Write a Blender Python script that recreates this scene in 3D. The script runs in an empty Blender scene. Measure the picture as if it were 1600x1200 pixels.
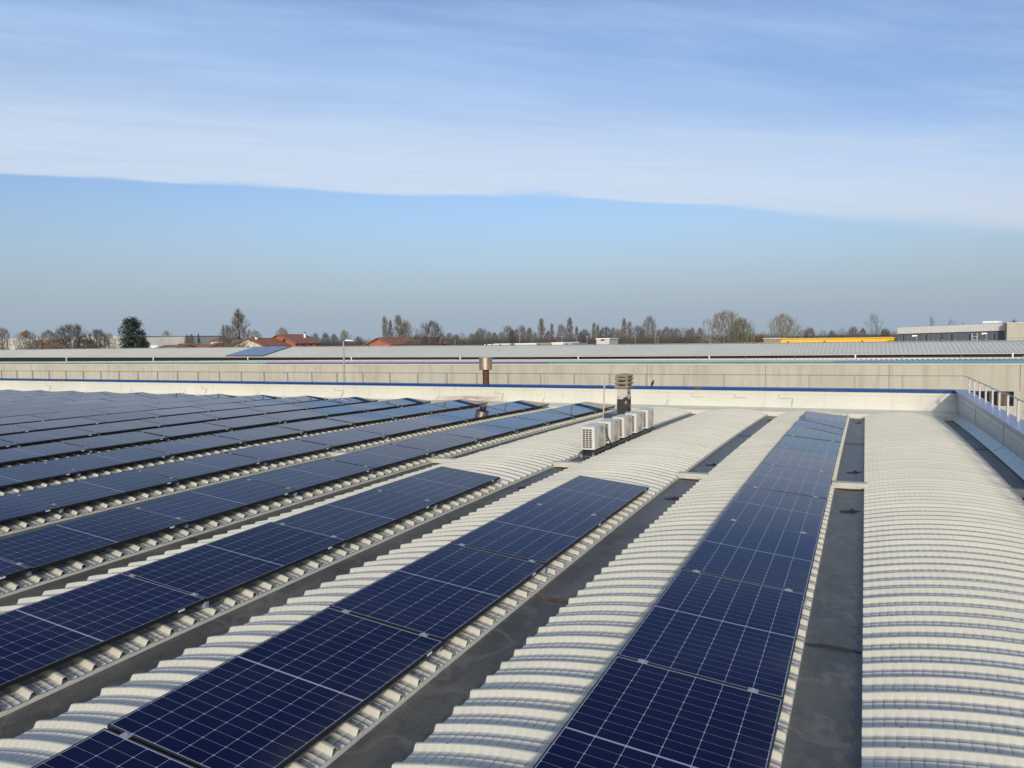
import bpy, math, random
import numpy as np
from mathutils import Vector, Matrix

C = bpy.context.scene.collection
SC = bpy.context.scene

# ------------------------------------------------------------------ camera
YAW, PITCH, ROLL, FPX = 0.4342135, 0.0591082, -0.0157080, 1191.92
_cy, _sy = math.cos(YAW), math.sin(YAW)
_f = np.array([-_sy * math.cos(PITCH), _cy * math.cos(PITCH), -math.sin(PITCH)])
_r0 = np.array([_cy, _sy, 0.0])
_u0 = np.cross(_r0, _f)
_r = _r0 * math.cos(ROLL) + _u0 * math.sin(ROLL)
_u = -_r0 * math.sin(ROLL) + _u0 * math.cos(ROLL)
cam_d = bpy.data.cameras.new('camera')
cam = bpy.data.objects.new('camera', cam_d)
C.objects.link(cam)
cam.matrix_world = Matrix(((_r[0], _u[0], -_f[0], 0), (_r[1], _u[1], -_f[1], 0), (_r[2], _u[2], -_f[2], 0), (0, 0, 0, 1)))
cam_d.sensor_width = 36.0
cam_d.lens = FPX / 1600 * 36.0
cam_d.clip_start = 0.1
cam_d.clip_end = 6000
SC.camera = cam
SC.render.resolution_x, SC.render.resolution_y = 1024, 768


def at(x, y, Y):
    """point of the place seen at photo pixel (x, y), Y metres out along the roof axis"""
    d = _f + _r * (x - 800) / FPX - _u * (y - 600) / FPX
    d = d * (Y / d[1])
    return Vector(d)


# ------------------------------------------------------------------ light
SUN_EL, SUN_AZ = math.radians(17.5), math.radians(162.0)   # azimuth clockwise from +Y
SUN_POWER, SKY_POWER = 2.9, 0.12
sun_dir = Vector((math.sin(SUN_AZ) * math.cos(SUN_EL), math.cos(SUN_AZ) * math.cos(SUN_EL), math.sin(SUN_EL)))
sl = bpy.data.lights.new('sun', 'SUN')
sl.energy = SUN_POWER
sl.angle = math.radians(3.0)
sl.color = (1.0, 0.89, 0.74)
so = bpy.data.objects.new('sun', sl)
so.rotation_euler = sun_dir.to_track_quat('Z', 'Y').to_euler()
C.objects.link(so)
SC.view_settings.view_transform = 'Standard'
SC.view_settings.look = 'None'
SC.view_settings.exposure = 0.0
SC.view_settings.gamma = 1.0


# ------------------------------------------------------------------ node helpers
class NT:
    def __init__(self, tree):
        self.t = tree

    def n(self, kind, **kw):
        nd = self.t.nodes.new(kind)
        for k, v in kw.items():
            setattr(nd, k, v)
        return nd

    def set(self, sock, v):
        if hasattr(v, 'is_linked') or isinstance(v, bpy.types.NodeSocket):
            self.t.links.new(v, sock)
        elif v is not None:
            sock.default_value = v

    def m(self, op, a, b=None, c=None, clamp=False):
        nd = self.n('ShaderNodeMath', operation=op)
        nd.use_clamp = clamp
        for i, v in enumerate((a, b, c)):
            if v is not None:
                self.set(nd.inputs[i], v)
        return nd.outputs[0]

    def mix(self, f, a, b, blend='MIX'):
        nd = self.n('ShaderNodeMix', data_type='RGBA', blend_type=blend)
        self.set(nd.inputs[0], f)
        for s, v in ((nd.inputs[6], a), (nd.inputs[7], b)):
            if isinstance(v, (tuple, list)) and len(v) == 3:
                v = (*v, 1)
            self.set(s, v)
        return nd.outputs[2]

    def ramp(self, v, lo, hi, smooth=True):
        nd = self.n('ShaderNodeMapRange')
        nd.interpolation_type = 'SMOOTHSTEP' if smooth else 'LINEAR'
        self.set(nd.inputs[0], v)
        nd.inputs[1].default_value, nd.inputs[2].default_value = lo, hi
        nd.inputs[3].default_value, nd.inputs[4].default_value = 0, 1
        return nd.outputs[0]

    def noise(self, vec, scale, detail=4, rough=.55, sc=None, col=False, off=None):
        if sc is not None or off is not None:
            mp = self.n('ShaderNodeMapping')
            self.t.links.new(vec, mp.inputs[0])
            if sc is not None:
                mp.inputs['Scale'].default_value = sc
            if off is not None:
                mp.inputs['Location'].default_value = off
            vec = mp.outputs[0]
        nd = self.n('ShaderNodeTexNoise')
        self.t.links.new(vec, nd.inputs['Vector'])
        nd.inputs['Scale'].default_value = scale
        nd.inputs['Detail'].default_value = detail
        nd.inputs['Roughness'].default_value = rough
        return nd.outputs['Color' if col else 'Fac']

    def xyz(self, v):
        nd = self.n('ShaderNodeSeparateXYZ')
        self.t.links.new(v, nd.inputs[0])
        return nd.outputs


# ------------------------------------------------------------------ sky
def make_sky():
    w = bpy.data.worlds.new('World')
    SC.world = w
    w.use_nodes = True
    t = w.node_tree
    t.nodes.clear()
    k = NT(t)
    sky = k.n('ShaderNodeTexSky', sky_type='NISHITA')
    sky.sun_disc = False
    sky.sun_elevation, sky.sun_rotation = SUN_EL, SUN_AZ
    sky.altitude, sky.air_density, sky.dust_density, sky.ozone_density = 50, 1.0, 1.2, 1.6
    base = k.n('ShaderNodeVectorMath', operation='SCALE')
    t.links.new(sky.outputs[0], base.inputs[0])
    base.inputs['Scale'].default_value = SKY_POWER
    d = k.n('ShaderNodeTexCoord').outputs['Generated']
    x, y, z = k.xyz(d)
    zc = k.m('MAXIMUM', z, 0.03)
    u, v = k.m('DIVIDE', x, zc), k.m('DIVIDE', y, zc)
    cb = k.n('ShaderNodeCombineXYZ')
    t.links.new(u, cb.inputs[0])
    t.links.new(v, cb.inputs[1])
    uv = cb.outputs[0]
    # distance to the straight far edge of the veil of cirrus
    s = k.m('SUBTRACT', v, k.m('MULTIPLY', u, 1.05))
    wob = k.m('MULTIPLY', k.m('SUBTRACT', k.noise(uv, 1.3, 6, .62), .5), 0.42)
    s = k.m('ADD', s, wob)
    edge_soft = k.ramp(u, -1.6, 1.0)
    bump = k.m('MULTIPLY', k.ramp(u, -3.2, -1.7), k.m('SUBTRACT', 1.0, k.ramp(u, -1.3, .1)))
    w0 = k.m('SUBTRACT', k.m('ADD', 7.68, k.m('MULTIPLY', k.ramp(u, -.5, 1.6), .25)), k.m('MULTIPLY', bump, .38))
    span = k.m('ADD', k.m('ADD', .16, k.m('MULTIPLY', k.ramp(k.noise(uv, .8, 2), .4, .7), .45)), k.m('MULTIPLY', edge_soft, 1.5))
    e = k.m('DIVIDE', k.m('SUBTRACT', w0, k.m('SUBTRACT', s, k.m('MULTIPLY', edge_soft, .5))), span, clamp=True)
    edge = k.ramp(e, 0, 1)
    thick = k.ramp(s, 2.6, 6.3)
    rot = k.n('ShaderNodeMapping')
    t.links.new(uv, rot.inputs[0])
    rot.inputs['Rotation'].default_value = (0, 0, math.radians(-40))
    streak = k.noise(rot.outputs[0], 1.2, 9, .62, sc=(.55, 2.1, 1))
    streak2 = k.noise(rot.outputs[0], .45, 4, .5, sc=(.5, 1.5, 1), off=(3, 1, 0))
    st = k.m('ADD', k.m('MULTIPLY', k.ramp(streak, .34, .78), .36), k.m('MULTIPLY', k.ramp(streak2, .35, .7), .25))
    fib = k.noise(rot.outputs[0], 4.5, 8, .66, sc=(.4, 2.4, 1), off=(1, 6, 0))
    thick = k.m('MULTIPLY', thick, k.m('ADD', .86, k.m('MULTIPLY', k.ramp(fib, .3, .7), .2)))
    dens = k.m('ADD', k.m('MULTIPLY', thick, .80), k.m('MULTIPLY', st, k.m('SUBTRACT', 1.0, k.m('MULTIPLY', thick, .75))), clamp=True)
    dens = k.m('MULTIPLY', dens, edge)
    # ground haze: grey-blue band along the horizon
    hz = k.m('SUBTRACT', 1.0, k.ramp(z, .0, .215))
    tint = k.mix(1.0, base.outputs[0], (.95, 1.01, 1.21), 'MULTIPLY')
    skyc = k.mix(k.m('MULTIPLY', hz, .96), tint, (.35, .432, .535))
    ccol = k.mix(k.ramp(z, .04, .19), (.57, .63, .70), (.64, .73, .87))
    ccol = k.mix(k.ramp(z, .20, .36), ccol, (.50, .695, .99))
    skyc = k.mix(dens, skyc, ccol)
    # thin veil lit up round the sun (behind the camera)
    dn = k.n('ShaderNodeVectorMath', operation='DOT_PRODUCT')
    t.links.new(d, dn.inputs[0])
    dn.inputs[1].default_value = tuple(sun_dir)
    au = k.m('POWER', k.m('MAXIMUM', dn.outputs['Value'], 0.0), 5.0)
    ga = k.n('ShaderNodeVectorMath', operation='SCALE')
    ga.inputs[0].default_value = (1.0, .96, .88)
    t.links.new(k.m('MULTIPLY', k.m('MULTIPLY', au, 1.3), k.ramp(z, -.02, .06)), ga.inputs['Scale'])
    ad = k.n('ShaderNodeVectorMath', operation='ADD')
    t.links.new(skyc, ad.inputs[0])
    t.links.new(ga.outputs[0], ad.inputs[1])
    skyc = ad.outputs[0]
    bg = k.n('ShaderNodeBackground')
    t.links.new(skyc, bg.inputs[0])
    bg.inputs[1].default_value = 1.0
    out = k.n('ShaderNodeOutputWorld')
    t.links.new(bg.outputs[0], out.inputs[0])


make_sky()


# ------------------------------------------------------------------ materials
def mat(name, base=(.5, .5, .5), rough=.6, metal=0.0, spec=.5, var=0.0, vscale=3.0, vsc=None, bump=0.0, bscale=30, dark=None, dmask=(.5, .7), coords='Object', coat=0):
    m = bpy.data.materials.new(name)
    m.use_nodes = True
    t = m.node_tree
    b = t.nodes['Principled BSDF']
    k = NT(t)
    b.inputs['Roughness'].default_value = rough
    b.inputs['Metallic'].default_value = metal
    b.inputs['Specular IOR Level'].default_value = spec
    b.inputs['Coat Weight'].default_value = coat
    tc = k.n('ShaderNodeTexCoord').outputs[coords]
    col = (*base, 1)
    if var or dark:
        nz = k.noise(tc, vscale, 5, .6, sc=vsc)
        lo = tuple(c * (1 - var) for c in base)
        hi = tuple(min(1, c * (1 + var)) for c in base)
        col = k.mix(k.ramp(nz, .25, .75), lo, hi)
        if dark:
            n2 = k.noise(tc, vscale * 2.3, 6, .65, sc=vsc, off=(5, 3, 1))
            col = k.mix(k.ramp(n2, *dmask), col, dark)
        t.links.new(col, b.inputs['Base Color'])
    else:
        b.inputs['Base Color'].default_value = col
    if bump:
        bn = k.n('ShaderNodeBump')
        bn.inputs['Strength'].default_value = bump
        bn.inputs['Distance'].default_value = .01
        t.links.new(k.noise(tc, bscale, 4), bn.inputs['Height'])
        t.links.new(bn.outputs[0], b.inputs['Normal'])
    m['k'] = 1
    return m


M = {}


def mat_roof():
    m = mat('cream_sheet_metal', (.60, .575, .48), .5, spec=.4)
    t = m.node_tree
    k = NT(t)
    b = t.nodes['Principled BSDF']
    g = k.n('ShaderNodeNewGeometry')
    P = g.outputs['Position']
    n1 = k.noise(P, .9, 5, .6, sc=(1, .35, 1))
    n2 = k.noise(P, 14, 5, .7)
    n3 = k.noise(P, 2.2, 4, .6, sc=(3, .6, 1), off=(4, 7, 0))
    base = k.mix(k.ramp(n1, .3, .7), (.55, .53, .43), (.485, .468, .385))
    # grime on the pans and rib backs, also painting in the ribs' shade
    o = k.n('ShaderNodeTexCoord').outputs['Object']
    ox, oy, oz = k.xyz(o)
    fy = k.m('FRACT', k.m('MULTIPLY', k.m('ADD', oy, 2.5), 4.0))
    pan = k.m('MAXIMUM', k.m('SUBTRACT', 1.0, k.ramp(fy, .685, .715)), k.ramp(fy, .82, .90))
    # sheet by sheet tone: every metre is another sheet
    sh = k.n('ShaderNodeCombineXYZ')
    t.links.new(k.m('FLOOR', k.m('ADD', oy, 2.5)), sh.inputs[0])
    t.links.new(k.n('ShaderNodeObjectInfo').outputs['Random'], sh.inputs[1])
    wn = k.n('ShaderNodeTexWhiteNoise')
    t.links.new(sh.outputs[0], wn.inputs[0])
    base = k.mix(k.m('MULTIPLY', wn.outputs[0], .5), base, (.46, .455, .385))
    strk = k.noise(P, 3.5, 5, .65, sc=(.35, 2.6, 1), off=(9, 2, 0))
    base = k.mix(k.m('MULTIPLY', k.ramp(strk, .55, .78), .45), base, (.36, .34, .27))
    dirt_shade = k.m('MULTIPLY', pan, k.m('ADD', .62, k.m('MULTIPLY', k.ramp(n3, .3, .75), .36)), clamp=True)
    base = k.mix(dirt_shade, base, (.43, .43, .405))
    # grime held in the cross crimps
    cf = k.m('FRACT', k.m('DIVIDE', k.m('ADD', ox, 1.055), 2.11 / 32))
    cd = k.m('MINIMUM', cf, k.m('SUBTRACT', 1.0, cf))
    cl = k.m('SUBTRACT', 1.0, k.ramp(cd, .03, .11))
    valley = k.m('SUBTRACT', 1.0, k.ramp(fy, .685, .715))
    cl = k.m('MULTIPLY', cl, k.m('ADD', .07, k.m('MULTIPLY', valley, .55)))
    cl = k.m('MULTIPLY', cl, k.m('ADD', .45, k.m('MULTIPLY', k.ramp(k.noise(P, 7, 3), .3, .7), .55)))
    base = k.mix(cl, base, (.13, .125, .11))
    spots = k.ramp(n2, .68, .80)
    base = k.mix(k.m('MULTIPLY', spots, .5), base, (.25, .23, .18))
    # fixing screws with dark washers on the rib tops, 0.2 m in from each long edge
    ex = k.m('DIVIDE', k.m('SUBTRACT', k.m('ABSOLUTE', ox), .83), .012)
    ey = k.m('DIVIDE', k.m('SUBTRACT', fy, .845), .04)
    scr = k.m('LESS_THAN', k.m('ADD', k.m('MULTIPLY', ex, ex), k.m('MULTIPLY', ey, ey)), 1.0)
    base = k.mix(k.m('MULTIPLY', scr, .8), base, (.15, .115, .08))
    t.links.new(base, b.inputs['Base Color'])
    t.links.new(k.m('ADD', .42, k.m('MULTIPLY', n1, .2)), b.inputs['Roughness'])
    return m


def mat_membrane():
    m = mat('bitumen_membrane', (.06, .06, .055), .5)
    t = m.node_tree
    k = NT(t)
    b = t.nodes['Principled BSDF']
    P = k.n('ShaderNodeNewGeometry').outputs['Position']
    n1 = k.noise(P, 1.6, 6, .65, sc=(1.4, .5, 1))
    n2 = k.noise(P, 60, 4, .7)
    n3 = k.noise(P, 5, 5, .6, off=(2, 5, 0))
    base = k.mix(k.ramp(n1, .36, .64), (.055, .053, .047), (.105, .100, .086))
    base = k.mix(k.m('MULTIPLY', k.ramp(n3, .52, .68), .7), base, (.115, .108, .088))
    n4 = k.noise(P, 2.6, 5, .7, sc=(1, .6, 1), off=(7, 1, 3))
    base = k.mix(k.m('MULTIPLY', k.ramp(n4, .58, .72), .45), base, (.028, .027, .024))
    n6 = k.noise(P, .8, 3, .5, off=(2, 9, 4))
    ring = k.m('ABSOLUTE', k.m('SUBTRACT', k.m('FRACT', k.m('MULTIPLY', n6, 5.0)), .5))
    base = k.mix(k.m('MULTIPLY', k.m('SUBTRACT', 1.0, k.ramp(ring, .0, .10)), .45), base, (.16, .15, .125))
    base = k.mix(k.ramp(n2, .62, .74), base, (.21, .20, .17))
    t.links.new(base, b.inputs['Base Color'])
    t.links.new(k.m('ADD', .27, k.m('MULTIPLY', n1, .3)), b.inputs['Roughness'])
    bn = k.n('ShaderNodeBump')
    bn.inputs['Strength'].default_value = .8
    bn.inputs['Distance'].default_value = .010
    t.links.new(k.m('ADD', n2, k.m('MULTIPLY', n3, 2)), bn.inputs['Height'])
    t.links.new(bn.outputs[0], b.inputs['Normal'])
    return m


def mat_cells():
    m = mat('solar_cells', (.01, .01, .03), .06, spec=.5)
    m.node_tree.nodes['Principled BSDF'].inputs['IOR'].default_value = 1.175
    t = m.node_tree
    k = NT(t)
    b = t.nodes['Principled BSDF']
    o = k.n('ShaderNodeTexCoord').outputs['Object']
    x, y, z = k.xyz(o)
    cw, ch = .18433, .0929

    def dist(v, p):
        f = k.m('FRACT', v)
        return k.m('MULTIPLY', k.m('MINIMUM', f, k.m('SUBTRACT', 1.0, f)), p)

    ux = k.m('DIVIDE', k.m('ADD', x, .553), cw)
    dx = dist(ux, cw)
    ay = k.m('SUBTRACT', k.m('ABSOLUTE', y), .007)
    uy = k.m('DIVIDE', ay, ch)
    dy = dist(uy, ch)
    inside = lambda d, w: k.m('LESS_THAN', d, w)
    lx = inside(dx, .0017)
    ly = k.m('MULTIPLY', inside(dy, .0011), .75)
    dia = inside(k.m('ADD', dx, dy), .0085)
    mid = k.m('LESS_THAN', ay, 0.0)
    bx = k.m('GREATER_THAN', k.m('ABSOLUTE', x), .5525)
    by = k.m('GREATER_THAN', ay, 1.0225)
    line = k.m('MAXIMUM', k.m('MAXIMUM', lx, ly), k.m('MAXIMUM', dia, mid))
    line = k.m('MAXIMUM', line, k.m('MAXIMUM', bx, by))
    bus = inside(dist(k.m('MULTIPLY', ux, 10.0), 1.0), .07)
    rnd = k.n('ShaderNodeObjectInfo').outputs['Random']
    cid = k.n('ShaderNodeCombineXYZ')
    t.links.new(k.m('FLOOR', ux), cid.inputs[0])
    t.links.new(k.m('ADD', k.m('FLOOR', uy), k.m('MULTIPLY', k.m('SIGN', y), 40)), cid.inputs[1])
    t.links.new(rnd, cid.inputs[2])
    wn = k.n('ShaderNodeTexWhiteNoise')
    t.links.new(cid.outputs[0], wn.inputs[0])
    cell = k.mix(wn.outputs[0], (.0016, .0022, .0185), (.0024, .0036, .0290))
    cell = k.mix(rnd, cell, (.0022, .0056, .0440))
    cell = k.mix(k.m('MULTIPLY', bus, .16), cell, (.05, .055, .08))
    col = k.mix(line, cell, (.29, .31, .37))
    t.links.new(col, b.inputs['Base Color'])
    # dust settled along the lower edge, and a few droppings
    P = k.n('ShaderNodeNewGeometry').outputs['Position']
    dn = k.noise(P, 2.2, 6, .65)
    low = k.ramp(x, .30, .56)
    dust = k.m('MULTIPLY', k.m('ADD', .012, k.m('MULTIPLY', low, .13)), k.ramp(dn, .35, .75))
    col = k.mix(dust, col, (.16, .15, .13))
    dr = k.noise(P, 9.0, 3, .6, off=(3, 8, 2))
    col = k.mix(k.m('MULTIPLY', k.ramp(dr, .765, .785), .55), col, (.40, .39, .36))
    t.links.new(col, b.inputs['Base Color'])
    # light dust film on the glass
    n = k.noise(P, 3.0, 5, .6)
    t.links.new(k.m('ADD', .012, k.m('MULTIPLY', k.ramp(n, .45, .8), .03)), b.inputs['Roughness'])
    return m


def mat_wall():
    m = mat('concrete_panel', (.5, .46, .38), .85)
    t = m.node_tree
    k = NT(t)
    b = t.nodes['Principled BSDF']
    P = k.n('ShaderNodeNewGeometry').outputs['Position']
    n1 = k.noise(P, .35, 5, .6)
    n2 = k.noise(P, 1.6, 5, .65, sc=(1.6, 1, .18))
    n3 = k.noise(P, 12, 4, .6)
    base = k.mix(k.ramp(n1, .3, .7), (.44, .415, .335), (.39, .365, .295))
    base = k.mix(k.m('MULTIPLY', k.ramp(n2, .45, .70), .65), base, (.295, .27, .215))
    base = k.mix(k.m('MULTIPLY', k.ramp(n3, .5, .7), .15), base, (.55, .51, .43))
    t.links.new(base, b.inputs['Base Color'])
    return m


def mat_flash():
    m = mat('cream_flashing', (.62, .60, .50), .42, spec=.45)
    t = m.node_tree
    k = NT(t)
    b = t.nodes['Principled BSDF']
    P = k.n('ShaderNodeNewGeometry').outputs['Position']
    n1 = k.noise(P, .8, 5, .6, sc=(.6, 1, 1))
    base = k.mix(k.ramp(n1, .3, .7), (.57, .555, .465), (.51, .50, .425))
    n2 = k.noise(P, 6, 5, .7)
    base = k.mix(k.m('MULTIPLY', k.ramp(n2, .62, .78), .35), base, (.33, .30, .23))
    n5 = k.noise(P, 2.2, 5, .65, sc=(1.8, 1, .25))
    base = k.mix(k.m('MULTIPLY', k.ramp(n5, .50, .75), .38), base, (.40, .375, .30))
    # rust run-off under the flue (a stain on the sheet at that place)
    x, y, z = k.xyz(P)
    rx = k.m('DIVIDE', k.m('SUBTRACT', x, -14.9), 1.9)
    g = k.m('SUBTRACT', 1.0, k.m('ABSOLUTE', rx), clamp=True)
    lowz = k.m('SUBTRACT', 1.0, k.ramp(z, -2.42, -2.28))
    nn = k.noise(P, 3.0, 4, .6, sc=(.6, 1, 4))
    stain = k.m('MULTIPLY', k.m('MULTIPLY', g, lowz), k.ramp(nn, .3, .6))
    base = k.mix(k.m('MULTIPLY', stain, .85), base, (.19, .085, .03))
    t.links.new(base, b.inputs['Base Color'])
    return m


def mat_coping():
    m = mat('blue_coping_paint', (.02, .10, .42), .38)
    t = m.node_tree
    k = NT(t)
    b = t.nodes['Principled BSDF']
    P = k.n('ShaderNodeNewGeometry').outputs['Position']
    n = k.noise(P, .9, 2, .5, off=(1.3, 0, 0))
    n2 = k.noise(P, 12, 4)
    base = k.mix(k.m('MULTIPLY', n2, .3), (.002, .040, .180), (.004, .060, .23))
    base = k.mix(k.m('MULTIPLY', k.ramp(n, .63, .68), .75), base, (.075, .075, .015))
    t.links.new(base, b.inputs['Base Color'])
    return m


def mat_chimney():
    m = mat('flaking_chimney_paint', (.5, .46, .38), .85)
    t = m.node_tree
    k = NT(t)
    b = t.nodes['Principled BSDF']
    o = k.n('ShaderNodeTexCoord').outputs['Object']
    x, y, z = k.xyz(o)
    n = k.noise(o, 5.0, 4, .6, off=(.3, .1, .4))
    h = k.ramp(z, .25, .85)
    msk = k.ramp(k.m('ADD', n, k.m('MULTIPLY', h, .14)), .575, .61)
    n2 = k.noise(o, 18, 4)
    soot = k.mix(n2, (.012, .010, .009), (.055, .045, .040))
    t.links.new(k.mix(msk, soot, (.46, .42, .35)), b.inputs['Base Color'])
    return m


M['roof'] = mat_roof()
M['membrane'] = mat_membrane()
M['cells'] = mat_cells()
M['wall'] = mat_wall()
M['flash'] = mat_flash()
M['coping'] = mat_coping()
M['coping_sky_sheen'] = mat('blue_coping_sky_sheen', (.10, .15, .30), .28, var=.2, vscale=1.2, dark=(.22, .25, .32), dmask=(.5, .75))  # paler blue paints the sky's reflection into the right-hand coping
M['chimney'] = mat_chimney()
M['frame'] = mat('black_anodised', (.012, .012, .014), .42, spec=.5)
M['alu'] = mat('bare_aluminium', (.27, .29, .32), .65, metal=.3)
M['sticker'] = mat('white_sticker', (.75, .75, .74), .6)
M['galv'] = mat('galvanised_steel', (.43, .48, .485), .42, metal=.25, var=.12, vscale=4)
M['galv_post'] = mat('galvanised_posts', (.37, .375, .375), .5, metal=.4, var=.1, vscale=6)
M['post_dull'] = mat('dull_grey_posts', (.29, .28, .25), .6, metal=.2)
M['rail'] = mat('rail_rod', (.30, .27, .23), .5, metal=.5)
M['bridge'] = mat('dirty_cream_sheet', (.44, .42, .345), .55, var=.12, vscale=5, dark=(.24, .22, .17), dmask=(.55, .75))
M['joint'] = mat('sheet_joint_shadow_gap', (.27, .25, .20), .8)
M['tar'] = mat('tar_strip', (.02, .018, .016), .55, var=.3, vscale=8)
M['rusttar'] = mat('rusty_debris_strip', (.075, .045, .028), .9, var=.5, vscale=16)
M['litter'] = mat('dry_leaf_litter', (.17, .13, .08), .9, var=.6, vscale=3)
M['drain'] = mat('black_plastic_drain', (.012, .012, .012), .45)
M['wet'] = mat('damp_silt', (.022, .02, .018), .65, var=.4, vscale=9)
M['ac'] = mat('off_white_casing', (.57, .55, .49), .45, var=.05, vscale=5)
M['recess'] = mat('fan_recess_tan', (.20, .18, .145), .7)
M['acgrey'] = mat('pale_grey_grille', (.42, .395, .34), .5)
M['dark'] = mat('dark_interior', (.012, .012, .013), .7)
M['coil'] = mat('brown_coil_fins', (.055, .040, .028), .6, var=.4, vscale=20)
M['angle'] = mat('dark_steel_angle', (.10, .10, .10), .5, metal=.4)
M['concrete'] = mat('cement_chimney_pot', (.235, .20, .15), .9, var=.15, vscale=8, dark=(.10, .085, .07), dmask=(.58, .75))
M['curb'] = mat('dark_felt_curb', (.045, .055, .075), .35)
M['rust'] = mat('rusty_flue_steel', (.085, .035, .018), .8, var=.5, vscale=7, dark=(.02, .012, .01), dmask=(.5, .65))
M['steel'] = mat('weathered_stainless', (.40, .315, .24), .42, metal=.75, var=.15, vscale=4, dark=(.16, .075, .035), dmask=(.52, .72))
M['pole'] = mat('weathered_pole', (.46, .41, .32), .7, metal=0.0, var=.15, vscale=5)
M['lamp_post'] = mat('pale_lamp_paint', (.29, .29, .28), .5)
M['far_post'] = mat('grey_lamp_paint', (.25, .25, .24), .6)
M['white'] = mat('white_paint', (.76, .76, .74), .5)
M['bird'] = mat('dark_feathers', (.02, .02, .022), .6)
M['asphalt'] = mat('asphalt', (.05, .05, .05), .9, var=.2, vscale=.6)
M['field'] = mat('winter_ground', (.085, .085, .05), .95, var=.35, vscale=.03)
M['cap_navy'] = mat('navy_cap', (.02, .04, .17), .4)
M['cap_teal'] = mat('teal_cap', (.05, .19, .20), .4, var=.2, vscale=.4)
M['cap_sky'] = mat('sky_blue_cap', (.05, .16, .25), .4, var=.15, vscale=.3)
M['far_roof'] = mat('grey_ribbed_roofing', (.52, .51, .45), .85, var=.06, vscale=.25, coords='Object')
M['glass'] = mat('dark_window_glass', (.012, .014, .016), .08)
M['brownin'] = mat('brown_blind', (.12, .055, .025), .7)
M['mullion'] = mat('window_mullion', (.05, .05, .05), .5)
M['far_panel'] = mat('far_blue_panels', (.012, .03, .085), .12)
M['tile'] = mat('terracotta_tiles', (.24, .10, .065), .85, var=.3, vscale=1.2, dark=(.11, .06, .048), dmask=(.58, .8))
M['redwall'] = mat('orange_red_plaster', (.34, .10, .06), .85, var=.08, vscale=.6)
M['brick'] = mat('brick_gable', (.30, .12, .07), .9, var=.15, vscale=1.5)
M['pinkwall'] = mat('pink_plaster', (.42, .11, .16), .85)
M['cream'] = mat('cream_plaster', (.55, .50, .40), .85, var=.08, vscale=.4)
M['whitewall'] = mat('pale_cladding', (.50, .49, .44), .7, var=.08, vscale=.15)
M['greywall'] = mat('grey_green_cladding', (.32, .335, .31), .75, var=.1, vscale=.15)
M['yellow'] = mat('yellow_cladding', (.80, .44, .004), .55, var=.05, vscale=.2)
M['tan'] = mat('tan_cladding', (.26, .20, .11), .7)
M['darkclad'] = mat('dark_grey_cladding', (.085, .095, .115), .55, var=.25, vscale=.8, vsc=(3, 3, .1))
M['whiteclad'] = mat('white_fluted_fascia', (.50, .49, .45), .5)
M['concrete2'] = mat('beige_concrete_tower', (.42, .385, .30), .85, var=.08, vscale=.4)
M['bark'] = mat('bark_grey_brown', (.105, .088, .072), .95, var=.25, vscale=1.5)
M['bark_dark'] = mat('bark_dark', (.055, .046, .040), .95, var=.25, vscale=1.5)
M['twig'] = mat('twig_grey_brown', (.150, .133, .115), .95, var=.2, vscale=.5)
M['twig_dark'] = mat('twig_dark_brown', (.085, .075, .067), .95, var=.2, vscale=.5)
M['twig_pale'] = mat('twig_pale_grey', (.215, .20, .155), .95, var=.2, vscale=.5)
M['twig_green'] = mat('twig_budding_green', (.17, .165, .095), .95, var=.2, vscale=.5)
M['twig_red'] = mat('twig_russet', (.175, .118, .080), .95, var=.2, vscale=.5)
M['cedar'] = mat('cedar_needles', (.028, .044, .034), .9, var=.45, vscale=.7)
M['conifer'] = mat('conifer_needles', (.018, .032, .018), .9, var=.35, vscale=.7)


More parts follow.
